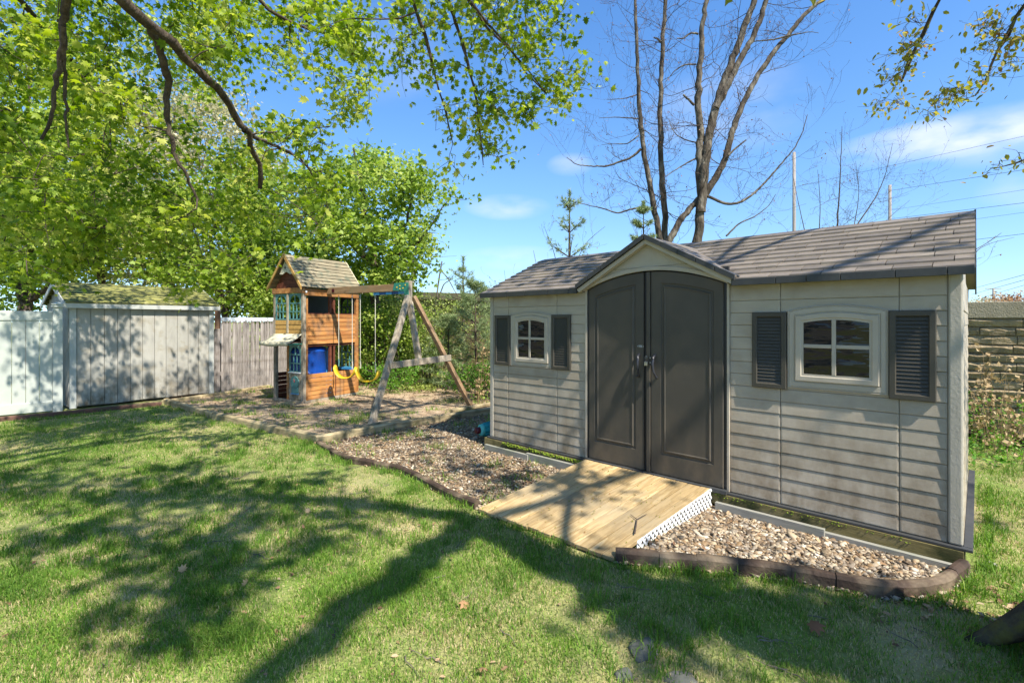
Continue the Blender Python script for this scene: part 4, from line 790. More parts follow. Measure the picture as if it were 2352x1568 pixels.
for i, (xl, xr, zl, zr, zb, lab) in enumerate([(778, 809, .775, .74, .505, 'yellow belt swing nearest the playhouse wall, hanging from the beam'), (827.5, 862, .76, .70, .475, 'yellow belt swing further from the playhouse, nearer the A-frame')]):
    s0, s1 = beam_s(xl), beam_s(xr); Ym = float((BA+bd_*(s0+s1)/2)[1]); rz = brot+.0
    sr = root('swing', lab, 'swing', tuple(BA+bd_*(s0+s1)/2), rz, 'yellow belt swings'); hw = (s1-s0)/2
    for sx, zt, nm in ((-hw, zl, 'rope'), (hw, zr, 'rope')):
        MB().tube([(sx, 0, bz-.15), (sx*1.0, 0, zt+.10)], .0075, 6).build('rope', 'rope', sr)
        MB().tube([(sx, 0, zt+.12), (sx+.008, 0, zt+.05), (sx, 0, zt-.03)], .013, 6).build('rope_sleeve', 'teal' if i == 0 and sx < 0 else 'rope', sr)
        hk = []
        for k in range(13): t_ = 6.283*k/12; hk.append((sx+.016*math.cos(t_), 0, bz-.135+.035*math.sin(t_)))
        MB().tube(hk, .005, 5).build('hook', 'metal', sr)
        for c_ in range(5):
            ck_ = [(sx+.010*math.cos(6.283*k/8)*(c_ % 2), .010*math.cos(6.283*k/8)*(1-c_ % 2), bz-.19-.03*c_+.019*math.sin(6.283*k/8)) for k in range(9)]
            MB().tube(ck_, .0035, 4).build('chain_link', 'metal', sr)
    # belt: an arc strip, wide at the ends
    nb = 16; lo = []; hw2 = hw*1.06
    for k in range(nb+1):
        s_ = -1+2*k/nb; x_ = hw2*math.copysign(abs(math.sin(s_*math.pi/2))**.8, s_); z_ = zb+((zl if s_ < 0 else zr)-zb)*(1-math.cos(s_*math.pi/2))**1.0
        wd_ = .095*(1 if abs(s_) < .82 else math.sqrt(max(.08, 1-((abs(s_)-.82)/.19)**2)))
        lo.append((x_, z_, wd_, s_))
    V = []; Fq = []
    for (x_, z_, wd_, s_) in lo:
        nx_, nz_ = -math.sin(s_*1.4), math.cos(s_*1.4); th = .011
        V += [(x_+nx_*th, -wd_, z_+nz_*th), (x_+nx_*th*.4, 0, z_+nz_*th*.4), (x_+nx_*th, wd_, z_+nz_*th), (x_-nx_*th, wd_, z_-nz_*th), (x_-nx_*th*1.2, 0, z_-nz_*th*1.2), (x_-nx_*th, -wd_, z_-nz_*th)]
    for k in range(nb):
        for j in range(6): Fq.append((k*6+j, k*6+(j+1) % 6, (k+1)*6+(j+1) % 6, (k+1)*6+j))
    Fq += [tuple(range(6))[::-1], tuple(range(nb*6, nb*6+6))]
    mb = MB(); mb.v = V; mb.f = Fq; mb.build('seat', 'yellow', sr, smooth=True, rot=(0, 0, .5))
# ================================================================== sound wall behind, poles and wires
def swall(k): s_ = ((-3.6)-k*18)/(-.723-k*.6908*1)*1 ; return s_
SW0 = np.array([-3.6, 18.0, 0]); snd = root('sound_wall', 'long tan concrete block wall running behind the yard, capped with a smooth coping', 'wall', tuple(SW0), A_ROT)
def wtop(t): return 2.79-.058*t
segs = [(-14, -8), (-8, -3), (-3, 2), (2, 6), (6, 10), (10, 13.55), (13.55, 18.5), (18.5, 26)]
for (t0, t1) in segs:
    zt = wtop(min(max((t0+t1)/2, -3), 14.6)) if t0 < 13 else 2.0
    if t1 < 13: zt0, zt1 = wtop(t0), wtop(t1)
    else: zt0 = zt1 = zt
    MB().prism([(t0, .0, 0), (t1-.004, .0, 0), (t1-.004, .0, zt1-.24), (t0, .0, zt0-.24)], (0, .3, 0)).build('wall_panel', 'stone_wall', snd)
    MB().prism([(t0, -.06, zt0-.25), (t1-.006, -.06, zt1-.25), (t1-.006, -.06, zt1), (t0, -.06, zt0)], (0, .42, 0)).build('coping', 'concrete_tan', snd, bev=.01)
rr = random.Random(4)
for j in range(13):                               # split-face stones where the wall is seen
    z0 = .0+j*.135; t_ = 13.56-rr.uniform(0, .3)
    while t_ < 17.4:
        w = rr.uniform(.32, .62); w = min(w, 17.5-t_)
        if w < .08: break
        dp = rr.uniform(.015, .05); n_ = 5; xs_ = np.linspace(max(t_, 13.555)+.004, t_+w-.006, n_); mb = MB(); bot = [(x_, -.012-dp*.4-rr.uniform(0, .012), z0+.004+rr.uniform(0, .008)) for x_ in xs_]; mid = [(x_, -dp-rr.uniform(0, .02), z0+.085+rr.uniform(-.02, .02)) for x_ in xs_]; top = [(x_, -.006-rr.uniform(0, .012), z0+.128+rr.uniform(-.006, .003)) for x_ in xs_]
        ba = [(x_, .02, z0+.004) for x_ in xs_]; ta = [(x_, .02, z0+.13) for x_ in xs_]
        if xs_[-1] > xs_[0]+.05:
            mb.loft([ba[:1]+ba[1:], bot], cap=False) if 0 else None
            rws = [ba, bot, mid, top, ta]; base = 0; mb.v = [p for r_ in rws for p in r_]
            mb.f = [(r_*n_+i, r_*n_+i+1, (r_+1)*n_+i+1, (r_+1)*n_+i) for r_ in range(4) for i in range(n_-1)]+[(0, n_, 2*n_, 3*n_, 4*n_), tuple(k*n_+n_-1 for k in range(4, -1, -1))]
            mb.build('stone', 'stone_wall', snd)
        t_ += w
def pole(px, ytop, Y, r_, label, arm=None):
    p = at(px, ytop, Y); pr = root('utility_pole', label, 'pole', (float(p[0]), float(p[1]), 0), 0, None)
    MB().tube([(0, 0, 0), (0, 0, float(p[2])*.5), (0, 0, float(p[2]))], [r_*1.25, r_*1.1, r_], 10).build('pole_shaft', 'pole_wood', pr, smooth=True)
    if arm:
        for z, w in arm: MB().box(-w/2, w/2, -.06, .06, p[2]-z-.12, p[2]-z).build('crossarm', 'pole_wood', pr)
    return p
pA = pole(1824, 350, 25, .075, 'tall bare utility pole rising behind the shed right of the bare trees'); pB = pole(2044, 425, 30, .085, 'shorter utility pole showing above the right half of the shed roof')
pC = pole(2282, 662, 85, .16, 'distant utility pole with one crossarm above the tan wall', [(.0, 2.7)]); pD = pole(948, 598, 30, .11, 'thin grey pole behind the green maple above the swing frame')
for i, (x0, y0, x1, y1, Ya, Yb) in enumerate([(1824, 430, 2352, 313, 25, 18), (2044, 438, 2352, 390, 30, 22), (2044, 483, 2352, 436, 30, 22), (2044, 503, 2352, 466, 30, 22), (2044, 530, 2352, 488, 30, 22), (2044, 574, 2352, 537, 30, 22), (2232, 676, 2352, 643, 60, 30), (2232, 690, 2352, 655, 70, 35), (2200, 672, 2352, 631, 70, 30)]):
    p = at(x0, y0, Ya); q = at(x1, y1, Yb); dd = q-p; pts = [p+dd*s_*1.6+np.array([0, 0, -.25*math.sin(min(s_*1.6, 1.6)/1.6*math.pi)*0]) for s_ in np.linspace(0, 1, 8)]
    tag(MB().tube(pts, (.006 if i in (0, 2, 4) else .009)*(1 if i < 6 else 1.6), 4).build('power_line', 'wire_black'), ['highest wire crossing the sky from the tall bare pole', 'second wire from the top at the right edge', 'third wire from the top at the right edge', 'wire grazing just above the shed roof corner', 'wire meeting the shed roof at its top right corner', 'wire passing beside the right edge of the shed roof', 'low wire above the distant pole with a crossarm', 'lowest wire just over the distant crossarm pole', 'faint low wire above the two lowest ones'][i], 'wire', 'overhead wires')
# ================================================================== leafy and bare trees
def ptsin(poly, n, Y0, Y1, r=None, dens=None):
    r = r or rng; poly = np.array(poly, float); lo = poly.min(0); hi = poly.max(0); o = []
    while len(o) < n:
        q = r.uniform(lo, hi)
        if inpoly(np.array([q[0]]), np.array([q[1]]), poly)[0] and (dens is None or r.random() < dens(*q)): o.append(at(q[0], q[1], r.uniform(Y0, Y1)))
    return np.array(o)
def leafy(rt, limbs, targets, nleaf=60, size=.085, tpl=T_MAPLE, lm='leaf_maple', bm='bark', tm='twig', spread=.24, up=.6, hang=.5, tw=.010, seed=1, limbname='limb', sag=.0, flat=.6, tintf=None, maxlen=99):
    r = np.random.default_rng(seed); org = np.array(rt.location); nodes = []; nr = []
    for (pts, r0, r1) in limbs:
        q = smoothpath(pts, max(8, len(pts)*4)); q[1:-1] += r.normal(size=(len(q)-2, 3))*r0*.25; rad = np.linspace(r0, r1, len(q))
        for s_ in range(len(rad)): rad[s_] *= 1+.10*r.normal()*.6
        Vt, Ft = tubes([q-org], [rad], 10); bigmesh(limbname if limbs.index((pts, r0, r1)) else 'trunk', Vt, Ft, bm, rt, smooth=True)
        qq = resamp(q, len(q)*3); nodes += list(qq[len(qq)//6:]); nr += list(np.linspace(r0, r1, len(qq))[len(qq)//6:])
    nodes = np.array(nodes); nr = np.array(nr); targets = np.asarray(targets)
    d0 = np.array([np.min(np.linalg.norm(nodes-t, axis=1)) for t in targets]); order = np.argsort(d0); P = []; Rd = []; LP = []; LT = []
    for i in order:
        T = targets[i]; dd = np.linalg.norm(nodes-T, axis=1)*(1+.25*r.random(len(nodes))); dd += np.where(nodes[:, 2] < T[2]-1.5, .0, 0)
        j = int(np.argmin(dd)); p0 = nodes[j]; ln = np.linalg.norm(T-p0)
        K = 7; s_ = np.linspace(0, 1, K)[:, None]; off = r.normal(size=3)*.13*ln; q = p0+(T-p0)*s_+off*np.sin(np.pi*s_)+np.array([0, 0, -1])*sag*ln*np.sin(np.pi*s_)*-1; q[1:-1] += r.normal(size=(K-2, 3))*.025*min(ln, 1.2)
        ra = min(nr[j]*.75, tw*(.45+.75*ln)); P.append(q); Rd.append(np.linspace(ra, .0022, K)); nodes = np.vstack([nodes, q[2:]]); nr = np.r_[nr, np.linspace(ra, .0022, K)[2:]]
        # side twigs
        for _ in range(3):
            b = q[r.integers(2, K)]; e = T+r.normal(size=3)*spread*np.array([1, 1, .8]); P.append(resamp([b, (b+e)/2+r.normal(size=3)*.05, e], K)); Rd.append(np.linspace(.0035, .0014, K)*tw/.01)
        n = int(nleaf*r.uniform(.6, 1.35)); k = int(n*.25); f = r.random(k)[:, None]
        a_ = q[3]+(T-q[3])*f+r.normal(size=(k, 3))*.10*spread/.24; b_ = T+r.normal(size=(n-k, 3))*spread*np.array([1, 1, flat]); LP += [a_, b_]
        LT.append(np.clip(np.full(n, r.normal(.45, .20))+r.normal(size=n)*.20, 0, 1))
    Vt, Ft = tubes(P, Rd, 4); tag(bigmesh('twigs', Vt-org, Ft, tm, rt, smooth=True), kind='stuff')
    if nleaf:
        LP = np.vstack(LP)-org; V, Fc, ti = leaves(LP, size, tpl, up, hang, np.concatenate(LT), r); tag(bigmesh('foliage', V, Fc, lm, rt, ti), kind='stuff')
# --- the maple whose limbs hang over the lawn (its trunk stands left of the picture)
mp_ = root('maple_tree', 'spreading maple whose dark limb and bright green leaves hang over the left of the lawn', 'tree', (-4.7, .7, 0))
hgt = np.array([-4.4, 1.3, 4.7])
limbs = [([(-4.7, .7, -.1), (-4.65, .8, 1.5), (-4.5, 1.0, 3.2), tuple(hgt), (-4.2, 1.6, 6.2), (-4.0, 1.8, 8)], .24, .10),
         ([tuple(hgt), (-4.0, 2.9, 5.1), tuple(at(250, -45, 4.2)), tuple(at(345, 60, 4.6)), tuple(at(430, 140, 5.0)), tuple(at(500, 215, 5.4)), tuple(at(560, 290, 5.8)), tuple(at(588, 350, 6.1)), tuple(at(603, 400, 6.3)), tuple(at(597, 432, 6.4))], .095, .026),
         ([tuple(at(345, 60, 4.6)), tuple(at(368, 120, 4.8)), tuple(at(388, 185, 5.0)), tuple(at(378, 250, 5.1)), tuple(at(390, 320, 5.2)), tuple(at(425, 400, 5.35)), tuple(at(455, 460, 5.5))], .042, .012),
         ([tuple(at(160, -60, 3.9)), tuple(at(150, 20, 4.1)), tuple(at(143, 100, 4.2)), tuple(at(128, 200, 4.3)), tuple(at(120, 260, 4.35)), tuple(at(95, 320, 4.4))], .035, .012),
         ([tuple(at(146, 60, 4.1)), tuple(at(148, 160, 4.3)), tuple(at(150, 250, 4.4)), tuple(at(158, 340, 4.5))], .02, .007),
         ([tuple(hgt), (-3.6, 3.6, 6.3), tuple(at(540, -60, 6.0)), tuple(at(600, 20, 6.2)), tuple(at(690, 68, 6.4)), tuple(at(780, 75, 6.6)), tuple(at(845, 120, 6.8))], .07, .010),
         ([tuple(at(560, 300, 5.8)), tuple(at(600, 322, 6.2)), tuple(at(655, 345, 6.7)), tuple(at(700, 370, 7.2)), tuple(at(745, 450, 7.6))], .028, .008),
         ([tuple(hgt), (-2.6, 2.8, 6.6), (-.8, 3.6, 6.0), tuple(at(1010, -60, 5.0)), tuple(at(1130, 60, 5.2)), tuple(at(1190, 140, 5.3)), tuple(at(1255, 215, 5.4))], .075, .006),
         ([(-1.2, 3.4, 6.1), tuple(at(930, -50, 5.0)), tuple(at(975, 80, 5.1)), tuple(at(1010, 200, 5.2)), tuple(at(1040, 330, 5.25))], .03, .005),
         ([tuple(at(1010, -60, 5.0)), tuple(at(1060, 90, 5.0)), tuple(at(1095, 220, 5.1)), tuple(at(1110, 380, 5.2))], .02, .004),
         ([tuple(hgt), (-5.0, 3.6, 5.4), (-5.3, 5.2, 5.2), (-5.5, 6.6, 4.7)], .06, .02)]
polyM = [(-40, -20), (840, -20), (868, 60), (862, 200), (835, 300), (800, 390), (740, 500), (700, 600), (660, 600), (610, 610), (560, 600), (500, 640), (440, 672), (395, 690), (360, 640), (250, 655), (100, 640), (-40, 600)]
def dM(x, y):
    d = 1.0
    if 560 < x < 640 and 60 < y < 270: d = .22
    if 640 < x < 870 and y < 340: d = .42
    if 330 < x < 560 and 160 < y < 260: d = .5
    if 230 < x < 520 and 300 < y < 620: d = .42
    if x > 640 and y > 340: d = .55
    if x < 560 and y < 330: d *= .72
    return d
T1 = ptsin(polyM, 320, 4.9, 8.8, dens=dM); T1 = T1[T1[:, 2] > 2.0]
def _near(t):                                    # keep foliage from hanging in front of the big limb
    for lp in (limbs[1][0][2:], limbs[2][0][1:]):
        for p in resamp(lp, 30):
            if abs(t[0]/t[1]-p[0]/p[1]) < .045 and abs((t[2]-EYE)/t[1]-(p[2]-EYE)/p[1]) < .045 and t[1] < p[1]+.35: return True
    return False
T1 = np.array([t for t in T1 if not _near(t) and not (590 < CX+t[0]/t[1]*F < 850 and HY-(t[2]-EYE)/t[1]*F > 520) and not (120 < CX+t[0]/t[1]*F < 470 and HY-(t[2]-EYE)/t[1]*F > 612)])
T1 = np.vstack([T1, [at(412, 668, 7.6)]])
polyC = [(885, -20), (1290, -20), (1300, 60), (1250, 120), (1340, 170), (1330, 200), (1250, 260), (1180, 300), (1130, 340), (1050, 300), (985, 250), (960, 200), (900, 140)]
T2 = ptsin(polyC, 82, 4.6, 6.0); T2 = np.vstack([T2, [at(1040, 380, 5.2), at(1110, 340, 5.2), at(1150, 360, 5.1), at(1090, 300, 5.2), at(1330, 160, 5.4), at(1300, 75, 5.2)]])
T0 = np.c_[rng.uniform(-8, -3.6, 24), rng.uniform(2.2, 6.5, 24), rng.uniform(4.6, 7.2, 24)]; T0 = T0[T0[:, 0]/T0[:, 1] < -1.15]
leafy(mp_, limbs, np.vstack([T1, T0]), nleaf=68, size=.072, spread=.175, seed=3, up=.5, hang=.7, tw=.017)
T2r = mp_
mp2 = bpy.data.objects.new('hanging_branch', None); C.objects.link(mp2); mp2.parent = mp_
def childroot(n, par): o = bpy.data.objects.new(n, None); C.objects.link(o); o.parent = par; return o
class Fake: pass
def leafy_child(par, wloc, *a, **k):             # a second crown section of the same tree, drawn in the tree's own frame
    o = par; return leafy(o, *a, **k)
bpy.data.objects.remove(mp2)
leafy(mp_, [limbs[7], limbs[8], limbs[9]], T2, nleaf=34, size=.058, spread=.15, seed=5, up=.3, hang=1.0, limbname='limb', tw=.010)
# --- green maple behind the playhouse
gmp = root('maple_tree', 'rounded bright green maple standing just behind the playhouse and swing beam', 'tree', (-3.85, 13.6, 0))
b0 = np.array([-3.85, 13.6, 0]); limbs = [([tuple(b0), tuple(b0+[.05, 0, 1.2]), tuple(at(868, 640, 13.6)), tuple(at(850, 560, 13.6)), tuple(at(830, 450, 13.6)), tuple(at(812, 340, 13.6))], .17, .02),
    ([tuple(at(868, 640, 13.6)), tuple(at(905, 590, 13.4)), tuple(at(930, 520, 13.2)), tuple(at(950, 440, 13.2))], .09, .02), ([tuple(at(862, 610, 13.6)), tuple(at(800, 560, 13.4)), tuple(at(750, 480, 13.2)), tuple(at(730, 400, 13.2))], .08, .02),
    ([tuple(at(905, 590, 13.4)), tuple(at(960, 560, 13.0)), tuple(at(1000, 500, 13)), tuple(at(1030, 460, 13))], .05, .01)]
polyG = [(690, 420), (720, 370), (770, 345), (805, 312), (835, 355), (880, 350), (900, 360), (950, 385), (990, 400), (1005, 425), (1048, 450), (1000, 480), (975, 515), (985, 560), (1010, 590), (980, 620), (950, 665), (870, 665), (760, 660), (690, 640)]
leafy(gmp, limbs, ptsin(polyG, 150, 11.8, 15.4), nleaf=105, size=.115, tpl=T_MED, lm='leaf_green', spread=.30, seed=11, up=.6, tw=.02)
# --- background trees on the left, each its own
def bgtree(label, base, top, poly, n, Y0, Y1, nleaf, size, lm, seed, tr=.16, spread=.5, bm='bark', tpl=T_QUAD, name='tree', stems=3, tw=.02):
    rt = root(name, label, 'tree', (float(base[0]), float(base[1]), 0)); b = np.array([base[0], base[1], 0.]); t_ = np.array(top); r = np.random.default_rng(seed); limbs = [([tuple(b), tuple(b+(t_-b)*.35+r.normal(size=3)*.1), tuple(b+(t_-b)*.7+r.normal(size=3)*.15), tuple(t_)], tr, .03)]
    for k in range(stems):
        s_ = b+(t_-b)*r.uniform(.3, .6); e = s_+np.array([r.uniform(-2, 2), r.uniform(-1.2, 1.2), r.uniform(.8, 2.2)]); limbs.append(([tuple(s_), tuple((s_+e)/2+[0, 0, -.1]), tuple(e)], tr*.5, .02))
    leafy(rt, limbs, ptsin(poly, n, Y0, Y1, r), nleaf=nleaf, size=size, tpl=tpl, lm=lm, bm=bm, spread=spread, seed=seed, tw=tw); return rt
bgtree('tall pale olive tree in sparse young leaf, far behind the old white shed', at(385, 700, 19), at(400, 250, 19), [(180, 300), (240, 240), (380, 200), (520, 230), (600, 300), (640, 420), (640, 660), (200, 660)], 130, 17, 21, 190, .15, 'leaf_olive', 21, spread=.62, tw=.012)
bgtree('dark-stemmed green tree behind the white vinyl fence at the far left', at(75, 735, 12.5), at(60, 350, 13), [(-60, 250), (200, 250), (220, 400), (190, 560), (130, 640), (95, 725), (-60, 725)], 95, 11.5, 14.5, 130, .115, 'leaf_green', 22, spread=.42, tpl=T_MED)
bgtree('green tree with a slanting bare limb right behind the old white shed', at(520, 735, 15.5), at(500, 420, 15.5), [(380, 420), (560, 380), (700, 420), (700, 700), (510, 715), (470, 660), (330, 650)], 110, 14, 17, 130, .13, 'leaf_green', 23, spread=.45, tpl=T_MED)
bgtree('broad yellow-green tree filling the gap left above the old white shed', at(230, 720, 16), at(220, 300, 16), [(80, 420), (300, 400), (430, 480), (430, 640), (120, 655)], 75, 15, 18, 150, .13, 'leaf_shrub', 24, spread=.5)
bgtree('tall backdrop tree rising behind all the others at the left edge', at(60, 700, 24), at(80, 60, 24), [(-80, 30), (260, -20), (480, 100), (480, 330), (300, 500), (-80, 600)], 80, 22, 26, 150, .19, 'leaf_shrub', 25, tr=.3, spread=.8)
bgtree('low green tree behind the picket fence left of the playhouse', at(600, 740, 17), at(610, 600, 17), [(500, 640), (640, 560), (760, 580), (840, 700), (800, 760), (560, 735)], 60, 15.5, 18.5, 130, .12, 'leaf_shrub', 26, spread=.42, tr=.09)
# --- oak with a leaning trunk at the lower right corner; its high crown shades the lawn
def SH(g, z): g = np.asarray(g, float); k = z/math.tan(R(SUN_EL)); return np.array([g[0]+SUN_AZ[0]*k, g[1]+SUN_AZ[1]*k, z])
ok = root('oak_tree', 'mossy oak trunk at the bottom right corner with yellow budding branches at the top right', 'tree', (2.93, 2.30, 0))
fk = SH(G(1095, 1205), 5.3); z3 = SH(G(1530, 1395), 3.0)
tr_pts = [(2.98, 2.30, -.1), (2.92, 2.10, .5), (2.74, 1.7, 1.4), tuple(z3), tuple(SH(G(1290, 1290), 4.2)), tuple(fk)]
limbs = [(tr_pts, .30, .17), ([tuple(fk), tuple(SH(G(1000, 1262), 5.7)), tuple(SH(G(850, 1385), 6.3)), tuple(SH(G(640, 1540), 6.9)), tuple(SH(G(400, 1760), 7.5))], .145, .10),
         ([tuple(fk), tuple(SH(G(930, 1165), 6.2)), tuple(SH(G(650, 1140), 7)), tuple(SH(G(200, 1150), 8))], .12, .05),
         ([tuple(SH(G(1290, 1290), 4.2)), (2.9, 1.6, 5.2), (3.3, 2.7, 5.4), tuple(at(2185, -45, 4.9)), tuple(at(2140, 40, 5.0)), tuple(at(2095, 110, 5.1)), tuple(at(2070, 190, 5.2))], .045, .008),
         ([(3.3, 2.7, 5.4), (4.4, 3.6, 5.0), tuple(at(2370, -5, 4.6)), tuple(at(2300, 85, 4.7)), tuple(at(2290, 150, 4.75)), tuple(at(2240, 220, 4.8))], .04, .006),
         ([(4.4, 3.6, 5.0), (5.4, 4.6, 3.7), tuple(at(2375, 378, 4.6)), tuple(at(2290, 386, 4.6))], .02, .003),
         ([tuple(fk), tuple(SH(G(1400, 1130), 7.2)), tuple(SH(G(1750, 560+500), 8.5))], .08, .04)]
LIT = [(350, 985, 350, 14), (500, 1035, 330, 16), (680, 1060, 110, 16), (880, 1108, 130, 20), (1050, 1150, 60, 18), (940, 1213, 95, 26), (905, 1264, 55, 17), (800, 1312, 65, 22), (1120, 1275, 75, 45), (690, 1210, 70, 20), (680, 1385, 80, 34), (250, 1310, 130, 25),
       (1340, 1415, 150, 60), (1600, 1490, 110, 40), (1450, 1350, 60, 20), (860, 1500, 170, 60), (120, 1410, 110, 25), (500, 1480, 60, 30), (330, 1540, 120, 25), (1250, 1520, 160, 40), (80, 1170, 80, 16), (420, 1190, 70, 14),
       (1800, 1265, 260, 60), (2080, 1320, 130, 40), (2290, 1200, 70, 280), (2280, 1000, 80, 120), (2150, 1400, 90, 22), (1050, 1040, 150, 40), (870, 1030, 90, 16), (1150, 1085, 60, 30), (620, 960, 120, 18), (1450, 1110, 110, 40), (1560, 1150, 90, 35), (1330, 1200, 90, 20), (1230, 1160, 60, 18)]
def litness(x, y): return min(1e9, min(((x-a)/c)**2+((y-b)/d)**2 for a, b, c, d in LIT))
rs = np.random.default_rng(77); shade = []
def addshade(gx, gy, z):
    P = SH((gx, gy), z)
    zmin = (1.7+.658*(P[1]))+.45
    if P[1] > 0 and P[2] < zmin and abs(P[0]) < 1.12*P[1]:
        z2 = (2.3+.658*gy)/(1+.658*.811/math.tan(R(SUN_EL))); z2 = max(z2, z); P = SH((gx, gy), z2)
    return P
for _ in range(500):
    gx, gy = rs.uniform(-8.5, 4.2), rs.uniform(2.0, 10.5)
    X, Y = CX+gx/gy*F, HY+EYE*F/gy
    if not (-250 < X < 2500): continue
    l = litness(X, Y)
    if l < 1.6: continue
    nz = fbm(np.array([gx*.55+9]), np.array([gy*1.1+3]), 5)[0]
    if nz < (.47 if X > 900 else .43): continue
    if 560 < X < 1350 and Y > 1180 and rs.random() < .75: continue
    if X > 1950 and Y > 1330 and not Y > 1400: continue
    shade.append(addshade(gx, gy, rs.uniform(4.8, 7.5)))
for (x, y) in [(1650, 1420), (1780, 1440), (1900, 1440), (2000, 1470), (2100, 1490), (1480, 1360), (1850, 1500), (2000, 1540), (2120, 1540), (1700, 1380), (300, 1140), (600, 1150), (800, 1160), (450, 1120), (150, 1110), (380, 1200), (520, 1230), (600, 1290), (420, 1290), (1950, 1400), (1560, 1385), (1820, 1400), (975, 1005), (1010, 1050), (1070, 1075), (1150, 1095), (1230, 1125), (1180, 1120), (950, 965), (1030, 905), (1290, 1110), (200, 1215), (120, 1260), (300, 1250), (560, 1200), (700, 1255), (480, 1340), (250, 1380), (330, 1440), (750, 1090), (650, 1110)]:
    g_ = G(x, y); shade.append(addshade(g_[0], g_[1], rs.uniform(5, 6.5)))
shade = np.array(shade); print('shade clumps', len(shade))
far = shade[(shade[:, 0] < 0)]; near = shade[(shade[:, 0] >= 0)]
SHADE_T = near
leafy(ok, limbs, near, nleaf=46, size=.13, tpl=T_MED, lm='leaf_oak', bm='bark_moss', spread=.23, seed=31, tw=.009, flat=.8)
if len(far): leafy(mp_, [([tuple(hgt), (-3.2, .2, 6.6), (-1.6, -1.0, 7.4)], .07, .03)], far, nleaf=46, size=.13, tpl=T_MED, spread=.23, seed=32, tw=.009, flat=.8)
polyO1 = [(1990, 235), (2030, 150), (2020, 100), (2050, 60), (2040, 20), (2100, 0), (2130, 90), (2110, 150), (2060, 210), (2080, 250), (2030, 260)]
polyO2 = [(2100, 250), (2200, 190), (2230, 130), (2240, 60), (2300, 0), (2370, 0), (2370, 100), (2340, 190), (2300, 130), (2260, 190), (2190, 260), (2120, 275)]
TO = np.vstack([ptsin(polyO1, 26, 4.8, 5.4, rs), ptsin(polyO2, 42, 4.5, 5.0, rs), [at(2275, 386, 4.6), at(2295, 370, 4.6), at(2340, 350, 4.6), at(2345, 378, 4.6)]])
leafy(ok, [limbs[3], limbs[4], limbs[5]], TO, nleaf=11, size=.058, tpl=T_OVAL, lm='leaf_oak', spread=.085, seed=33, tw=.006, hang=1.2)
# trunk flare and roots of the oak
for k, (a_, L_) in enumerate([(R(196), .66), (R(165), .42), (R(235), .6), (R(140), .6), (R(80), .5), (R(280), .5)]):
    q = [(0, 0, .55), (.22*math.cos(a_), .22*math.sin(a_), .28), (.42*math.cos(a_+.1), .42*math.sin(a_+.1), .09), (L_*math.cos(a_+.15), L_*math.sin(a_+.15), -.03)]
    MB().tube([tuple(p) for p in smoothpath(q, 9)], list(np.linspace(.15, .025, 9)), 9).build('root_flare', 'bark_moss', ok, smooth=True)
# --- bare trees behind the shed
def zz(x, y): return (1301.7+.3662*x, .3662*y)
def bare(rt, stems, bm='bark_pale', seed=1, nb=9, L0=1.5, lev=2, tm='twig_pale', buds=True, thin=1.0):
    r = np.random.default_rng(seed); org = np.array(rt.location); P = {0: [], 1: [], 2: []}; Q = {0: [], 1: [], 2: []}; tips = []
    def grow(p, d, ln, ra, lv):
        K = 8; q = [p]; dd = unit(d)
        for k in range(K-1):
            dd = unit(dd+r.normal(size=3)*.20+np.array([0, 0, .10])); q.append(q[-1]+dd*ln/(K-1))
        q = np.array(q); P[lv].append(q); Q[lv].append(np.linspace(ra, max(ra*.25, .0022), K)); tips.append(q[-1])
        if lv < lev:
            for _ in range(int(r.integers(3, 6)) if lv == 0 else int(r.integers(3, 5))):
                k = int(r.integers(1, K)); tdir = unit(q[min(k+1, K-1)]-q[k-1]); nd = unit(tdir+r.normal(size=3)*.75); grow(q[k], nd, ln*r.uniform(.3, .6), ra*.5, lv+1)
    for si, (pts, r0, r1) in enumerate(stems):
        q = smoothpath(pts, max(14, len(pts)*5)); q[1:-1] += r.normal(size=(len(q)-2, 3))*r0*.10; rad = np.linspace(r0, r1, len(q))*(1+.03*r.normal(size=len(q)))
        V, Fc = tubes([q-org], [rad], 9); bigmesh('trunk' if si == 0 else 'limb', V, Fc, bm, rt, smooth=True)
        n = int(nb*np.linalg.norm(q[-1]-q[0])/3)
        for _ in range(n):
            k = int(r.integers(len(q)//6, len(q)-1)); dr = r.normal(size=3)*np.array([1, .6, .25])+np.array([0, 0, .25]); grow(q[k], dr, L0*r.uniform(.45, 1.25), min(rad[k]*.42, .018)*thin*r.uniform(.5, 1.1), 0)
    for lv, sd_ in ((0, 5), (1, 3), (2, 3)):
        if P[lv]:
            V, Fc = tubes(P[lv], Q[lv], sd_); tag(bigmesh('branches' if lv == 0 else 'twigs', V-org, Fc, 'bark' if lv == 0 else tm, rt, smooth=True), kind='stuff')
    if buds:
        tp_ = np.array(tips); k = r.random(len(tp_)) < .4; tp_ = tp_[k]-org; V, Fc, ti = leaves(tp_+r.normal(size=tp_.shape)*.01, .028, T_QUAD, .1, .8, r.uniform(0, .35, len(tp_)), r); tag(bigmesh('buds', V, Fc, 'dry_leaf', rt, ti), kind='stuff')
def st(pts, Y, r0, r1, ybase=None):
    q = [tuple(at(*zz(*p), Y)) for p in pts]
    if ybase: q = [(q[0][0]-.02, q[0][1], -.1), (q[0][0]-.01, q[0][1], q[0][2]*.5)]+q
    return (q, r0, r1)
YA, YB = 10.2, 9.6
tA = root('bare_tree', 'leafless twin-stemmed tree behind the shed gable, left one of the two', 'tree', (float(at(*zz(590, 1480), YA)[0]), YA, 0))
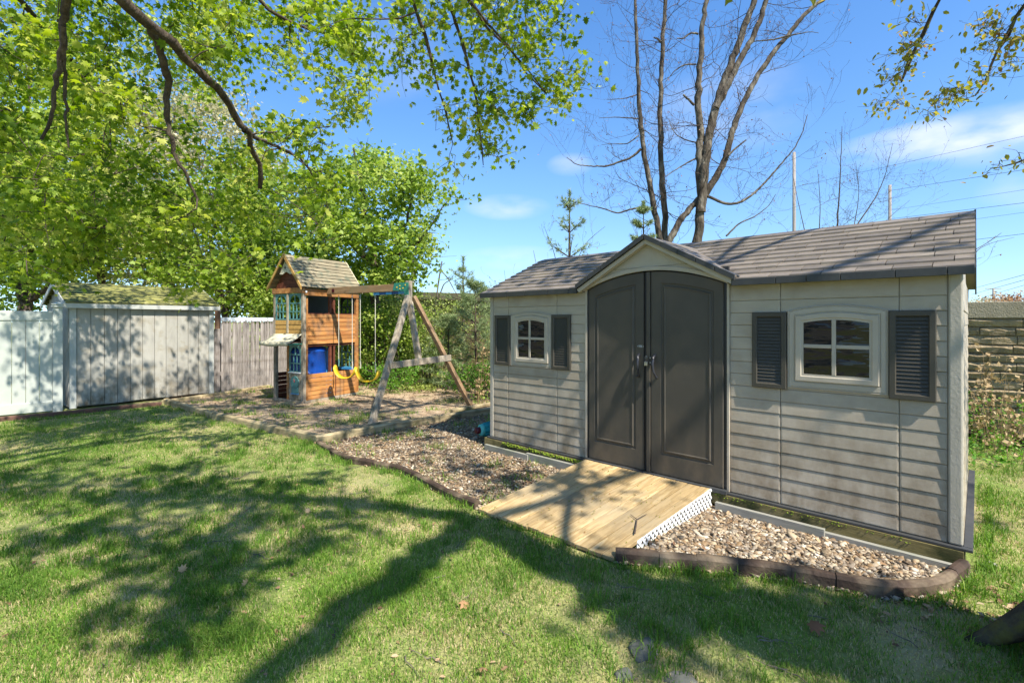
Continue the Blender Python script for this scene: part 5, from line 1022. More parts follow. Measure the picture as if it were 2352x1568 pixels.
bare(tA, [st([(585, 1480), (545, 1300), (512, 1100), (482, 930), (465, 800), (455, 600), (440, 400), (436, 150), (428, 0), (425, -120)], YA, .088, .026, 1), st([(612, 1490), (620, 1300), (598, 1150), (590, 900), (586, 700), (590, 500), (605, 250), (620, 0), (625, -120)], YA+.15, .085, .036, 1),
          st([(465, 935), (430, 970), (385, 1000), (330, 1015), (250, 1045), (150, 1042), (60, 1035), (0, 985)], YA, .028, .006), st([(510, 1300), (455, 1302), (400, 1312), (320, 1340), (240, 1310), (150, 1290), (30, 1262)], YA, .022, .005),
          st([(448, 745), (380, 740), (300, 735), (200, 742)], YA, .014, .004), st([(440, 595), (360, 620), (250, 625)], YA, .012, .004), st([(590, 265), (570, 245), (545, 235)], YA, .025, .012), st([(450, 850), (380, 905), (300, 900), (220, 908)], YA, .014, .004)], seed=41, nb=13, L0=1.05, thin=.5, tm='twig')
tB = root('bare_tree', 'leafless many-limbed tree behind the shed ridge, right one of the two, leaning right', 'tree', (float(at(*zz(820, 1510), YB)[0]), YB, 0))
bare(tB, [st([(818, 1520), (835, 1400), (842, 1280), (838, 1180), (832, 1050), (830, 950), (846, 800), (820, 690), (825, 560), (840, 350), (850, 150), (882, 0), (900, -120)], YB, .122, .038, 1), st([(840, 1330), (848, 1200), (866, 1050), (882, 900), (925, 700), (990, 500), (1050, 350), (1110, 180), (1180, 0), (1215, -100)], YB-.05, .095, .052),
          st([(935, 680), (1010, 540), (1090, 370), (1150, 270), (1205, 150), (1252, 0), (1280, -100)], YB-.1, .064, .045), st([(842, 1290), (870, 1220), (920, 1140), (985, 1020), (1012, 920), (1060, 750), (1130, 600), (1200, 470), (1285, 345), (1385, 220), (1500, 80), (1610, 0), (1700, -80)], YB+.1, .070, .034),
          st([(640, 1515), (680, 1440), (720, 1370), (780, 1300), (835, 1240)], YB+.05, .068, .055, None), st([(870, 1225), (930, 1250), (1000, 1282), (1080, 1275), (1150, 1232), (1230, 1160), (1300, 1080), (1360, 1010), (1430, 930), (1480, 830), (1510, 720)], YB, .03, .006),
          st([(1390, 225), (1300, 250), (1230, 255), (1165, 262)], YB, .018, .010), st([(1395, 225), (1470, 210), (1530, 200), (1580, 208)], YB, .014, .004), st([(815, 895), (750, 880), (690, 850), (650, 790), (640, 740)], YB, .014, .004), st([(800, 660), (770, 630), (730, 595)], YB, .026, .018),
          st([(815, 990), (740, 1030), (660, 1080), (620, 1110)], YB, .018, .006), st([(1012, 975), (1060, 930), (1125, 878)], YB, .022, .012), st([(1000, 1480), (1080, 1400), (1180, 1360), (1270, 1290), (1310, 1220)], YB, .018, .004), st([(825, 215), (780, 205), (730, 245), (690, 240)], YB, .02, .01), st([(812, 405), (740, 405), (680, 440), (620, 515)], YB, .016, .006)], seed=42, nb=9, L0=1.15, thin=.5, tm='twig')
tC = root('sapling_tree', 'thin leafless sapling cluster behind the right half of the shed roof', 'tree', (float(at(1920, 700, 13)[0]), 13, 0))
def sp(pts, Y): return [tuple(at(x, y, Y)) for x, y in pts]
bare(tC, [(sp([(1915, 730), (1918, 600), (1924, 500), (1930, 400), (1934, 290)], 13), .035, .005), (sp([(1925, 700), (1950, 540), (1995, 480), (2030, 420), (2050, 330)], 13), .03, .004), (sp([(1900, 700), (1880, 540), (1885, 470), (1878, 390)], 13), .022, .004), (sp([(1905, 700), (1850, 540), (1835, 470), (1820, 400)], 13), .02, .004), (sp([(1935, 700), (1960, 600), (2040, 500), (2090, 460)], 13), .018, .003), (sp([(1930, 700), (1965, 500), (1975, 440), (1965, 370)], 13), .02, .003)], 'bark', 43, nb=9, L0=1.1, tm='twig', thin=.7)
tD = root('dead_tree', 'dead leaning branches standing over the tan wall right of the green maple', 'tree', (float(at(1000, 700, 16)[0]), 16, 0))
bare(tD, [(sp([(1000, 880), (1000, 700), (1008, 640), (1015, 600)], 16), .05, .02), (sp([(1005, 690), (1020, 650), (1040, 640)], 16), .03, .01), (sp([(1012, 620), (1030, 640), (1045, 670), (1060, 690)], 16), .02, .01)], 'bark_pale', 44, nb=3, L0=.8, lev=1, buds=False)
tE = root('bare_shrub', 'twiggy budding shrub rising over the left end of the shed roof', 'shrub', (float(at(1235, 720, 9)[0]), 9.2, 0))
bare(tE, [(sp([(1245, 730), (1235, 620), (1225, 575)], 9.2), .012, .003), (sp([(1250, 730), (1280, 600), (1265, 560), (1250, 520)], 9.2), .012, .003), (sp([(1160, 730), (1162, 650), (1158, 620)], 9.2), .008, .002), (sp([(1290, 700), (1340, 560), (1390, 520)], 9.2), .01, .003)], 'twig', 45, nb=10, L0=.5, lev=1, thin=.4)
tF = root('bare_shrub', 'thin budding branches reaching out past the right corner of the shed roof', 'shrub', (float(at(2228, 640, 7.4)[0]), 7.6, 0))
bare(tF, [(sp([(2222, 700), (2225, 600), (2235, 575), (2265, 560), (2300, 535)], 7.6), .010, .003), (sp([(2222, 650), (2240, 575), (2275, 558), (2330, 545)], 7.6), .007, .002)], 'twig', 46, nb=7, L0=.35, lev=1, thin=.35)
# --- conifers
T_NEED = (np.array([(-.035, 0, 0), (.035, 0, 0), (0, 1, 0)]), [(0, 1, 2)])
def conifer(label, x, ytop, Y, wid, nw, dens, size, seed, zb=0.2, bare_top=.15, lm='needle', droop=.0, tsz=.10):
    top = at(x, ytop, Y); h = float(top[2]); rt = root('pine_tree', label, 'tree', (float(top[0]), Y, 0)); r = np.random.default_rng(seed)
    V, Fc = tubes([np.array([(0, 0, 0), (.02, 0, h*.3), (0, 0, h*.6), (0, 0, h)])], [[.012+h*.014, .01+h*.010, .008+h*.006, .004]], 7); bigmesh('trunk', V, Fc, 'bark', rt, smooth=True)
    P = []; Q = []; LP = []; LD = []
    for w in range(nw):
        f = w/(nw-1); z = h*(1-bare_top)-(h*(1-bare_top)-zb)*f; L_ = wid*(.18+.82*f**.8)
        for b in range(int(r.integers(4, 7))):
            a_ = r.uniform(0, 6.28); l = L_*r.uniform(.7, 1.15); K = 6; s_ = np.linspace(0, 1, K); q = np.stack([np.cos(a_)*l*s_, np.sin(a_)*l*s_, z+l*(.75-f*.8-droop)*s_**1.0+.12*l*s_**2], 1); P.append(q); Q.append(np.linspace(.010, .003, K))
            for _ in range(dens):
                t_ = r.uniform(.2, 1)**.7; p = np.array([np.interp(t_, s_, q[:, i]) for i in range(3)])+r.normal(size=3)*.05*wid*np.array([1, 1, .6]); LP.append(p); LD.append(unit(q[-1]-q[0]))
    for k in range(int(dens*3)): LP.append(np.array([0, 0, h*(1-bare_top*r.uniform(.0, 1.2))])+r.normal(size=3)*.01); LD.append(np.array([0, 0, 1.]))
    V, Fc = tubes(P, Q, 4); tag(bigmesh('branches', V, Fc, 'bark', rt), kind='stuff')
    LP = np.array(LP); LD = np.array(LD); m = 9; n = len(LP)*m; pp = np.repeat(LP, m, 0); dd = unit(np.repeat(LD, m, 0)*.8+r.normal(size=(n, 3))*.75); side = unit(np.cross(dd, r.normal(size=(n, 3)))); ln = tsz*r.uniform(.7, 1.2, n)[:, None]; wd_ = size
    V = np.stack([pp-side*wd_, pp+side*wd_, pp+dd*ln], 1).reshape(-1, 3); tag(bigmesh('needles', V, np.arange(n*3).reshape(-1, 3), lm, rt, np.repeat(np.clip(r.normal(.55, .2, n), 0, 1), 3)), kind='stuff')
conifer('young spruce with an open spiky top above the left half of the shed roof', 1308, 438, 9.0, .95, 9, 11, .005, 51, tsz=.085, bare_top=.08)
conifer('young spruce showing behind the shed gable, left of the bare trunks', 1478, 465, 9.2, .55, 13, 20, .005, 52, tsz=.08, bare_top=.05)
conifer('pale soft-needled pine beside the left end of the shed', 1092, 655, 11.5, .95, 12, 24, .005, 53, tsz=.12, bare_top=.03)
conifer('sparse pine top with cones above the tan wall', 1064, 592, 14.5, .9, 7, 9, .006, 54, tsz=.13, zb=1.9, bare_top=.12)
conifer('low bushy young pine below the soft-needled one, right of the A-frame', 1030, 735, 12.2, .9, 8, 22, .006, 55, tsz=.13, bare_top=.03)
# --- shrubs
def shrub(label, x, Y, ztop, wid, n, nleaf, size, lm, seed, name='shrub', tpl=T_QUAD, stems=9, tm='twig', spread=.2):
    c = at(x, HY, Y); rt = root(name, label, 'shrub', (float(c[0]), Y, 0)); r = np.random.default_rng(seed); b = np.array([c[0], Y, 0])
    T = np.array([b+np.array([r.normal()*wid*.5, r.normal()*wid*.35, 0])+np.array([0, 0, ztop*r.uniform(.25, 1.0)]) for _ in range(n)])
    limbs = [([tuple(b+r.normal(size=3)*[.1, .1, 0]), tuple(b+np.array([r.normal()*wid*.2, r.normal()*wid*.2, ztop*.4])), tuple(b+np.array([r.normal()*wid*.4, r.normal()*wid*.3, ztop*.85]))], .014, .005) for _ in range(stems)]
    leafy(rt, limbs, T, nleaf=nleaf, size=size, tpl=tpl, lm=lm, bm='twig', tm=tm, spread=spread, seed=seed, limbname='stem', tw=.006); return rt
shrub('yellow-green bush directly behind the A-frame brace', 985, 13.2, 2.3, 1.5, 60, 85, .06, 'leaf_shrub', 61)
shrub('leafy bush with pale stems behind the second swing', 895, 13.0, 2.1, 1.3, 55, 80, .075, 'leaf_green', 62)
shrub('shaded green bush right behind the playhouse', 800, 13.8, 2.2, 1.5, 50, 80, .08, 'leaf_green', 63)
shrub('tangled light bush close against the left end of the shed', 1125, 12.4, 2.1, .9, 40, 70, .05, 'leaf_shrub', 64)
shrub('low green undergrowth bush beneath the pine by the shed corner', 1105, 10.6, .75, .8, 34, 70, .055, 'leaf_weed', 65, spread=.14)
shrub('low leafy patch growing left of the A-frame foot', 905, 12.2, .6, .9, 30, 70, .055, 'leaf_weed', 66, spread=.14)
shrub('small pale green bush in the back behind the crossbar', 955, 14.6, 1.2, 1.2, 30, 70, .07, 'leaf_weed', 67)
shrub('dense bush behind the wall of the sound barrier end at far left of it', 930, 16.5, 2.3, 1.6, 60, 90, .08, 'leaf_shrub', 68)
shrub('large bright bush closing the gap behind the playhouse windows', 745, 15.0, 2.9, 1.8, 75, 100, .10, 'leaf_green', 69)
shrub('broad olive bush filling the space between the swings and the tan wall', 860, 15.6, 2.6, 1.8, 70, 90, .09, 'leaf_shrub', 70)
shrub('bramble arching green against the tan wall right of the shed', 2235, 7.0, .6, .6, 16, 45, .045, 'leaf_weed', 71, spread=.13)
shrub('leafy green bramble clump in the weeds at the right edge', 2330, 6.6, .42, .9, 18, 45, .045, 'leaf_weed', 72, spread=.14)
shrub('reddish brown leafless bush far beyond the tan wall', 2310, 40, 3.7, 1.6, 40, 120, .16, 'dry_leaf', 73, spread=.5)
shrub('olive bush far beyond the tan wall beside the reddish one', 2262, 42, 3.4, 1.4, 30, 120, .16, 'leaf_olive', 74, spread=.45)
# daffodil-like tuft, dry weeds, right weeds
def blades(P, hgt, wid, lean=.35, r=None, tint=None, seg=2):
    r = r or rng; P = np.asarray(P, float); n = len(P); h = hgt*r.uniform(.55, 1.25, n)*(1 if np.isscalar(hgt) else 1); a_ = r.uniform(0, 6.283, n); d = np.stack([np.cos(a_), np.sin(a_), 0*a_], 1); b_ = r.uniform(0, 6.283, n); s_ = np.stack([np.cos(b_), np.sin(b_), 0*b_], 1)*np.reshape(wid*r.uniform(.6, 1.3, n), (-1, 1))/2; ln = lean*np.abs(r.normal(.8, .5, n)); up = np.array([0, 0, 1.])
    if tint is None: tint = np.clip(r.normal(.45, .2, n), 0, 1)
    mid = P+d*(ln*h*.35)[:, None]+up*(h*.62)[:, None]; tip = P+d*(ln*h*1.1)[:, None]+up*(h*np.clip(1.05-ln*.45, .25, 1))[:, None]
    if seg == 2:
        V = np.stack([P-s_, P+s_, mid+s_*.75, mid-s_*.75, tip], 1).reshape(-1, 3); i = np.arange(n)[:, None]*5; Fc = np.concatenate([i+[0, 1, 2], i+[0, 2, 3], i+[3, 2, 4]], 1).reshape(-1, 3); return V, Fc, np.repeat(tint, 5)
    V = np.stack([P-s_, P+s_, tip], 1).reshape(-1, 3); return V, np.arange(n*3).reshape(-1, 3), np.repeat(tint, 3)
dc = G(845, 868); V, Fc, ti = blades(np.array([[rng.normal()*.28, rng.normal()*.2, 0] for _ in range(240)]), .55, .022, .35)
tag(bigmesh('daffodil_clump', V, Fc, 'leaf_green', None, ti, loc=(float(dc[0]), float(dc[1]), 0)), 'strappy grey-green daffodil leaves in a tuft behind the second swing', 'plant')
def dryweed(label, px, Y, h, n, seed, sp_=.1):
    c = at(px, HY, Y); rt = root('dry_weed', label, 'plant', (float(c[0]), Y, 0), 0, 'dry stalks in front of the tan wall'); r = np.random.default_rng(seed); P = []; Q = []; LP = []
    for _ in range(n):
        hh = h*r.uniform(.55, 1.05); q = [np.array([r.normal()*sp_, r.normal()*sp_, 0])]; d = unit(np.array([r.normal()*.14, r.normal()*.14, 1]))
        for k in range(7): d = unit(d+r.normal(size=3)*.06); q.append(q[-1]+d*hh/7)
        q = np.array(q); P.append(q); Q.append(np.linspace(.0045, .002, 8))
        for _ in range(9):
            k = int(r.integers(2, 8)); e = q[k]+unit(r.normal(size=3)+[0, 0, .3])*r.uniform(.05, .14); P.append(resamp([q[k], (q[k]+e)/2+[0, 0, .01], e], 8)); Q.append(np.full(8, .0016)); LP += [e+r.normal(size=3)*.02 for _ in range(3)]
    V, Fc = tubes(P, Q, 4); bigmesh('stem', V, Fc, 'dry_stem', rt, tint=np.full(len(V), .4)); V, Fc, ti = leaves(LP, .055, T_QUAD, 0, .3, None, r); tag(bigmesh('dry_leaves', V, Fc, 'dry_stem', rt, ti), kind='stuff')
dryweed('tall dry stalk clump nearest the shed corner before the tan wall', 2250, 6.6, 1.25, 5, 81); dryweed('tallest dry feathery stalk in the middle of the weeds at the right', 2285, 6.3, 1.28, 5, 82); dryweed('dry stalks leaning at the extreme right edge', 2338, 6.4, 1.1, 6, 83); dryweed('short dry stalks between the two taller ones at the right', 2305, 6.0, .8, 4, 84)
dryweed('dry reedy stalks beside the left end of the shed', 1118, 10.2, 1.7, 12, 85, .25); dryweed('thin leaning dry stalks right of the A-frame foot', 1098, 9.7, .95, 4, 86)
# ================================================================== ground cover
def scatter(poly, n, r): 
    p = np.array([q[:2] for q in poly]); lo = p.min(0); hi = p.max(0); o = np.empty((0, 2))
    while len(o) < n:
        q = r.uniform(lo, hi, (n*2, 2)); o = np.vstack([o, q[inpoly(q[:, 0], q[:, 1], p)]])
    return o[:n]
def visible(x, y, m=.06): return (np.abs(x) < (1.049+m)*y+.1) & (y > 2.15)
def inany(x, y, polys):
    k = np.zeros(len(x), bool)
    for p in polys: k |= inpoly(x, y, [q[:2] for q in p])
    return k
r = np.random.default_rng(101)
OSH = [a-unit(b-a)*.1, b, b+np.array([-.78, .62, 0])*2, a+np.array([-.78, .62, 0])*2]; a_os = a
PHP = [PC, PC+np.array([.48, .877, 0])*1.5, PC+np.array([.48, .877, 0])*1.5+np.array([-.877, .48, 0])*.95, PC+np.array([-.877, .48, 0])*.95]
LEFTLINE = [G(-300, 1000), G(0, 971), G(374, 932), (-7.6, 10.9, 0), (-12, 16, 0), (-20, 12, 0)]
fence_lim = [(-14, 5.0), (-9.15, 8.8), (-8.55, 9.3), (-7.05, 9.95)]
parts = []
for (n, y0, y1, h, w, seg) in [(100000, 2.2, 3.4, .050, .0042, 2), (110000, 3.4, 5.2, .052, .0052, 2), (150000, 5.2, 8.0, .055, .0072, 1), (90000, 8.0, 12.5, .06, .011, 1)]:
    y = r.uniform(y0, y1, n*2); x = r.uniform(-1, 1, n*2)*(1.10*y1+.1); k = visible(x, y) & ~inany(x, y, [DIRT, GRAV1, GRAV2, RAMP, SHED, LEFTLINE, PHP]); x, y = x[k], y[k]
    cl_ = fbm(x*2.0, y*2.0, 11); fine = vnoise(x*9, y*9, 13); big = fbm(x*.5+3, y*.5, 17)
    keep = r.random(len(x)) < np.clip((cl_*1.1+fine*.55+big*.5)-.62, .24, 1)
    keep &= ~((x > 2.6) & (y > 9))
    x, y = x[keep][:n], y[keep][:n]; cl_ = fbm(x*2.0, y*2.0, 11); tuft = vnoise(x*5, y*5, 19)
    straw = r.random(len(x)) < np.clip(.56-.95*(cl_-.4)+.75*(fbm(x*.9, y*.9, 23)-.45), .12, .88)
    tn = np.clip(r.normal(.36, .13, len(x))+.30*(fbm(x*.9+5, y*.9, 29)-.5)-.25*(tuft-.5), 0, .78); tn = np.where(straw, r.uniform(.8, 1, len(x)), tn)
    hh = h*(.40+1.05*tuft**1.5+.35*(cl_-.3)); hh = np.where(straw, hh*.55, hh)
    V, Fc, ti = blades(np.stack([x, y, np.full(len(x), .002)], 1), hh, w, .75, r, tn, seg); parts.append((V, Fc, ti))
ct = np.c_[r.uniform(-5, 4, 1500), 2.2+r.random(1500)**1.3*6]; ct = ct[visible(ct[:, 0], ct[:, 1]) & ~inany(ct[:, 0], ct[:, 1], [DIRT, GRAV1, GRAV2, RAMP, SHED])]; ct = ct[fbm(ct[:, 0]*1.1, ct[:, 1]*1.1, 61) > .47]
P = np.vstack([np.c_[c[0]+r.normal(size=28)*.035, c[1]+r.normal(size=28)*.035, np.full(28, .002)] for c in ct]); V, Fc, ti = blades(P, .085, .0055, .65, r, np.repeat(np.clip(r.normal(.30, .10, len(ct)), 0, .7), 28)+r.uniform(-.06, .06, len(P)), 2); parts.append((V, Fc, np.clip(ti, 0, 1)))
Pe = []
for line, n_ in ((EDGE1, 900), (EDGE2, 1000), ([G(375, 930), G(722, 1019)], 900), ([G(0, 973), G(372, 935)], 700), ([G(1097, 1178), G(1410, 1293)], 450), ([W2(4.74, 0), W2(4.76, 2.4)], 700)):
    l3 = np.array(line)[:, :2]; dd_ = np.r_[0, np.cumsum(np.linalg.norm(np.diff(l3, axis=0), axis=1))]; u_ = r.uniform(0, dd_[-1], n_); u_ = u_[vnoise(u_*5, u_*0+n_, 5) > .35]; px_ = np.interp(u_, dd_, l3[:, 0]); py_ = np.interp(u_, dd_, l3[:, 1]); Pe.append(np.c_[px_+r.normal(size=len(u_))*.02, py_-.035-np.abs(r.normal(size=len(u_)))*.025, np.full(len(u_), .002)])
Pe = np.vstack(Pe); V, Fc, ti = blades(Pe, np.where(np.arange(len(Pe)) % 3 == 0, .085, .05), .006, .7, r, np.clip(r.normal(.35, .16, len(Pe)), 0, 1), 2); parts.append((V, Fc, ti))
off = 0; Vs = []; Fs = []; Ts = []
for V, Fc, ti in parts: Vs.append(V); Fs.append(Fc+off); Ts.append(ti); off += len(V)
tag(bigmesh('lawn_grass', np.vstack(Vs), np.vstack(Fs), 'grass', None, np.concatenate(Ts)), kind='stuff'); print('grass tris', sum(len(f) for f in Fs))
# weedy tufts in the dirt bed and at the timbers
tc_ = scatter(DIRT, 260, r); tc_ = tc_[visible(tc_[:, 0], tc_[:, 1]) & (tc_[:, 1] < 14)]; tc_ = np.vstack([tc_, scatter(GRAV1, 26, r)]); P = []; 
tc_ = tc_[~inany(tc_[:, 0], tc_[:, 1], [PHP, SHED])]
for c in tc_:
    m = int(r.integers(15, 75)); P.append(np.c_[c[0]+r.normal(size=m)*.10, c[1]+r.normal(size=m)*.07, np.full(m, .005)])
P = np.vstack(P); V, Fc, ti = blades(P, .10, .010, .7, r, np.clip(r.normal(.42, .22, len(P)), 0, .9), 1); tag(bigmesh('weed_tufts', V, Fc, 'grass', None, ti), kind='stuff')
# low green growth: back slope and right side
q = np.c_[r.uniform(3.0, 10, 9000), r.uniform(4.6, 8.3, 9000)]; q = q[(q[:, 1] > 5.4+.5*vnoise(q[:, 0]*3, q[:, 1]*3, 3)) & ~inany(q[:, 0], q[:, 1], [SHED])]; q = q[q[:, 1] < 8.4-.6908/.723*(q[:, 0]-7.85)*1]
V, Fc, ti = leaves(np.c_[q, .05+.28*fbm(q[:, 0]*2, q[:, 1]*2, 8)*r.random(len(q))], .05, T_QUAD, 1.2, .0, None, r); tag(bigmesh('weeds', V, Fc, 'leaf_weed', None, ti), kind='stuff')
q = np.c_[r.uniform(-4.5, .6, 12000), r.uniform(11.0, 16, 12000)]; q = q[fbm(q[:, 0]*1.2, q[:, 1]*1.2, 9)+.12*(q[:, 1]-12.5) > .50]; q = q[~inany(q[:, 0], q[:, 1], [SHED, PHP])]
V, Fc, ti = leaves(np.c_[q, .03+.3*fbm(q[:, 0]*2, q[:, 1]*2, 8)*r.random(len(q))], .06, T_QUAD, 1.2, .0, None, r); tag(bigmesh('ground_cover', V, Fc, 'leaf_shrub', None, ti), kind='stuff')
# leaf litter
q1 = scatter(DIRT, 11000, r); q1 = q1[(q1[:, 1] < 15.5) & (r.random(len(q1)) < np.clip(.25+(q1[:, 1]-9)*.25, .15, 1))]; q2 = scatter(GRAV1, 2300, r); q3 = np.c_[r.uniform(2.0, 3.3, 160), r.uniform(2.75, 3.15, 160)]; q4 = scatter(GRAV2, 330, r)
q5 = np.c_[r.uniform(-4, 4, 1700), r.uniform(2.3, 6.5, 1700)]; q5 = q5[visible(q5[:, 0], q5[:, 1]) & ~inany(q5[:, 0], q5[:, 1], [SHED, RAMP, GRAV1, GRAV2]) & (fbm(q5[:, 0]*1.3, q5[:, 1]*1.3, 44) > .45)]
V, Fc, ti = leaves(np.c_[q5, r.uniform(.006, .02, len(q5))], .030, T_OVAL, 2.2, 0, r.random(len(q5))**1.5*.7, r); tag(bigmesh('thatch', V, Fc, 'litter', None, ti), kind='stuff')
q = np.vstack([q1, q2, q3, q4]); q = q[~inany(q[:, 0], q[:, 1], [PHP, SHED])]; V, Fc, ti = leaves(np.c_[q, r.uniform(.008, .028, len(q))], .042, T_OVAL, 2.2, 0, r.random(len(q))**1.3*.85, r); tag(bigmesh('leaf_litter', V, Fc, 'litter', None, ti), kind='stuff')
# little sticks
P = []; Q = []
for c in np.vstack([scatter(DIRT, 260, r), scatter(GRAV1, 60, r), np.c_[r.uniform(-3, 3, 150), r.uniform(2.3, 6, 150)]]):
    if inany(np.array([c[0]]), np.array([c[1]]), [PHP, SHED, RAMP])[0]: continue
    a_ = r.uniform(0, 6.28); l = r.uniform(.04, .22); s_ = np.linspace(0, 1, 5)[:, None]; q = np.array([c[0], c[1], .014])+np.array([math.cos(a_), math.sin(a_), 0])*l*s_+r.normal(size=(5, 3))*[.012, .012, .003]*l*4; P.append(q); Q.append(np.linspace(.004, .002, 5))
V, Fc = tubes(P, Q, 4); tag(bigmesh('sticks', V, Fc, 'twig_pale', None), kind='stuff')
# ground debris on ramp: bud scales
q = np.array([a_ul+(a_ur-a_ul)*s_+(a_ll-a_ul)*t_ for s_, t_ in r.uniform(.02, .97, (170, 2))]); V, Fc, ti = leaves(q+[0, 0, .038], .016, T_OVAL, 2, 0, r.uniform(0, 1, 170), r); tag(bigmesh('bud_scales', V, Fc, 'leaf_oak', None, ti), kind='stuff')
# ------------------------------------------------------------------ pebbles
def sphere_low(nr=4, ns=7):
    v = [(0, 0, 1)]; f = []
    for i in range(1, nr): v += [(math.sin(math.pi*i/nr)*math.cos(2*math.pi*j/ns), math.sin(math.pi*i/nr)*math.sin(2*math.pi*j/ns), math.cos(math.pi*i/nr)) for j in range(ns)]
    v.append((0, 0, -1)); L_ = len(v)-1
    for j in range(ns): f.append((0, 1+j, 1+(j+1) % ns)); f.append((L_, L_-ns+(j+1) % ns, L_-ns+j))
    for i in range(nr-2):
        for j in range(ns): a_, b_ = 1+i*ns+j, 1+i*ns+(j+1) % ns; f += [(a_, a_+ns, b_+ns), (a_, b_+ns, b_)]
    return np.array(v), np.array(f)
pv, pf_ = sphere_low(); 
def pebbles(q, size, name, r, zj=.012):
    n = len(q); s_ = size*r.lognormal(0, .33, n); sc_ = np.stack([s_*r.uniform(.8, 1.3, n), s_*r.uniform(.6, 1.0, n), s_*r.uniform(.35, .6, n)], 1); a_ = r.uniform(0, 6.283, n); tl = r.normal(size=(n, 2))*.25
    V = pv[None]*sc_[:, None]*(1+.12*r.normal(size=(n, len(pv), 1))); V[..., 2] += V[..., 0]*tl[:, :1]+V[..., 1]*tl[:, 1:]; c_, d_ = np.cos(a_)[:, None], np.sin(a_)[:, None]; X = V[..., 0]*c_-V[..., 1]*d_; Yv = V[..., 0]*d_+V[..., 1]*c_; V = np.stack([X, Yv, V[..., 2]], -1)
    V += np.c_[q, .008+r.uniform(0, zj, n)][:, None]; Fc = pf_[None]+(np.arange(n)*len(pv))[:, None, None]; ti = r.random(n)**.9; return V, Fc, ti
for poly, n, size, lab in ((GRAV2, 7000, .0145, 'g2'), (GRAV1, 11000, .0118, 'g1')):
    q = scatter(poly, n, r); k = ~inany(q[:, 0], q[:, 1], [[W2(1.62, -1.6), W2(1.6, .05), W2(2.9, .05), W2(2.9, -1.6)]]) if lab == 'g1' else np.ones(len(q), bool); q = q[k]
    if lab == 'g1': q = q[r.random(len(q)) < np.clip(1.25-(q[:, 1]-5.2)*.28, .3, 1)]
    V, Fc, ti = pebbles(q, size, 'p', r)
    if lab == 'g2':
        order = np.argsort(np.linalg.norm(q, axis=1)); big = [i for i in order if np.ptp(V[i][:, 0]) > .027][:290]; bs = set(big)
        bed = root('gravel_bed', 'bed of mixed tan and grey river pebbles right of the ramp', 'gravel', (0, 0, 0))
        for i in big:
            c_ = V[i].mean(0); me = bpy.data.meshes.new('pebble'); me.from_pydata([tuple(map(float, p)) for p in V[i]-c_], [], [tuple(int(z) for z in t) for t in pf_]); at_ = me.attributes.new('tint', 'FLOAT', 'POINT'); at_.data.foreach_set('value', np.full(len(pv), ti[i], np.float32)); finish('pebble', me, 'pebble', bed, True, tuple(map(float, c_)))
        keep = np.array([i not in bs for i in range(len(q))]); V, ti = V[keep], ti[keep]; Fc = pf_[None]+(np.arange(len(V))*len(pv))[:, None, None]
        tag(bigmesh('pebbles', V.reshape(-1, 3), Fc.reshape(-1, 3), 'pebble', bed, np.repeat(ti, len(pv)), smooth=True), kind='stuff')
    else: tag(bigmesh('gravel', V.reshape(-1, 3), Fc.reshape(-1, 3), 'pebble', None, np.repeat(ti, len(pv)), smooth=True), kind='stuff')
def stone(label, p, sx, sy, sz, seed, m='rock', grp=None, name='rock', zoff=0):
    r_ = np.random.default_rng(seed); v, f = sphere_low(9, 14); n_ = v*(1+.16*np.sin(v[:, :1]*3.1+seed)+.10*np.sin(v[:, 1:2]*5+seed*2)+.05*r_.normal(size=(len(v), 1))); mb = MB(); mb.v = [tuple(p_) for p_ in n_*[sx, sy, sz]]; mb.f = [tuple(int(i) for i in t) for t in f]
    tag(mb.build(name, m, None, smooth=True, loc=(float(p[0]), float(p[1]), zoff), rot=(0, 0, seed)), label, 'stone', grp)
stone('flat grey rock half sunk in the lawn at the bottom centre-right', G(1478, 1495), .11, .07, .035, 1); stone('smaller round grey rock at the bottom edge below the flat one', G(1432, 1552), .05, .04, .03, 2); stone('low rock by the bottom edge left of the trunk roots', G(1560, 1560), .09, .05, .02, 3)
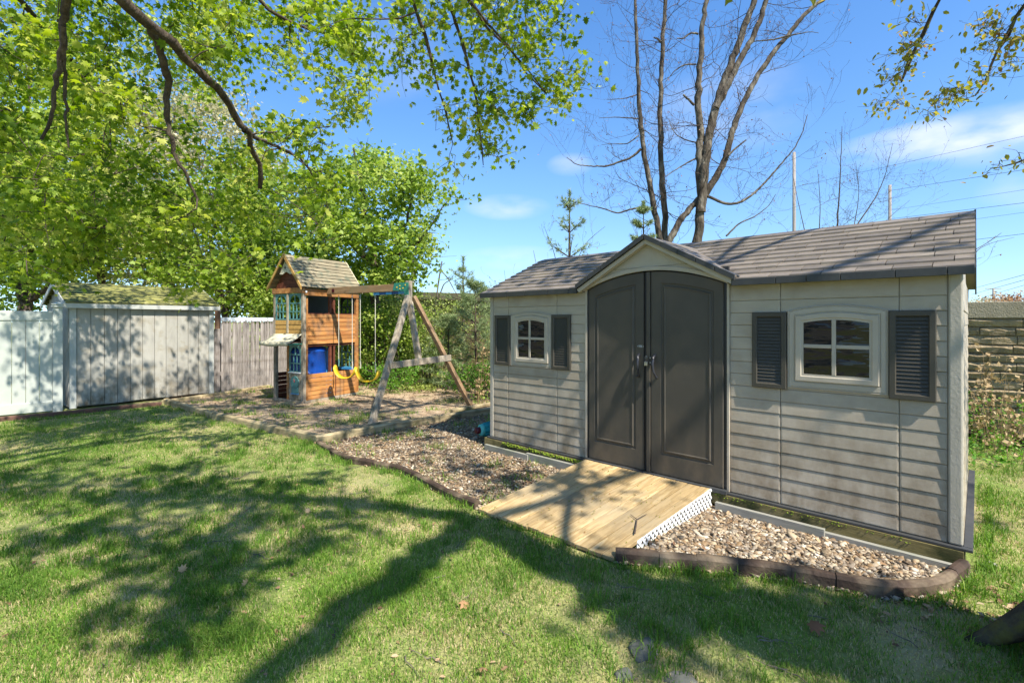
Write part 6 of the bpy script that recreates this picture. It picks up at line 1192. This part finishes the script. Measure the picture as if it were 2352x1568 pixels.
stone('largest smooth tan river stone in the right gravel bed', G(2405/2352*2172/1.306*0+1898, 1278), .045, .035, .022, 4, 'gravel_base', zoff=.03); stone('small pale stone on the grass right of the edging end', G(2275, 1293), .035, .02, .015, 5, 'grey_board')
for i, (x, y, tn, s_, lab) in enumerate([(414, 1326, .7, .06, 'curled tan dead leaf standing in the grass at left centre'), (435, 1252, .15, .05, 'small dark red dead leaf in the left lawn'), (565, 1355, .8, .05, 'yellow leaf on the lawn left of the long branch shadow'), (1860, 1455, .12, .085, 'dark red dead leaf in the shaded grass right of centre'), (1625, 1322, .95, .07, 'pale dead leaf leaning on the brown edging'), (1095, 1555, .5, .08, 'brown curled leaf at the bottom centre'), (1060, 1395, .45, .07, 'brown leaf pair right of the branch shadow'), (710, 1185, .8, .04, 'pale yellow leaf near the middle of the lawn')]):
    V, Fc, ti = leaves([[0, 0, .02]], s_, T_MAPLE, .3, -.3, np.array([tn]), np.random.default_rng(200+i)); g_ = G(x, y); tag(bigmesh('fallen_leaf', V, Fc, 'dry_leaf', None, ti, loc=(float(g_[0]), float(g_[1]), .02)), lab, 'leaf', 'dead leaves on the lawn')
# ================================================================== neighbouring house left of the yard (seen in the shed's panes)
hs = root('neighbour_house', 'beige sided house with gable roof, mirrored in the shed windows', 'house', (-11.2, 5.5, 0), R(-80))
MB().box(0, 11, -7, 0, 0, 2.9).build('wall', 'house_siding', hs)
MB().prism([(-.4, .4, 2.85), (-.4, -7.4, 2.85), (-.4, -3.5, 5.2)], (11.8, 0, 0)).build('roof', 'house_roof', hs)
for k in range(26): MB().box(0, 11, .002, .02, .1+k*.107, .19+k*.107).build('siding_board', 'house_siding', hs)
for x in (1.2, 4.6, 8.2):
    w_ = MB().box(x, x+1.3, .0, .045, .9, 2.2).build('window', 'house_trim', hs)
    for a_ in (.07, .69): MB().box(x+a_, x+a_+.54, .045, .055, .97, 2.13).build('pane', 'house_glass', w_)
MB().box(-.4, 11.4, .38, .45, 2.75, 2.93).build('gutter', 'house_trim', hs)
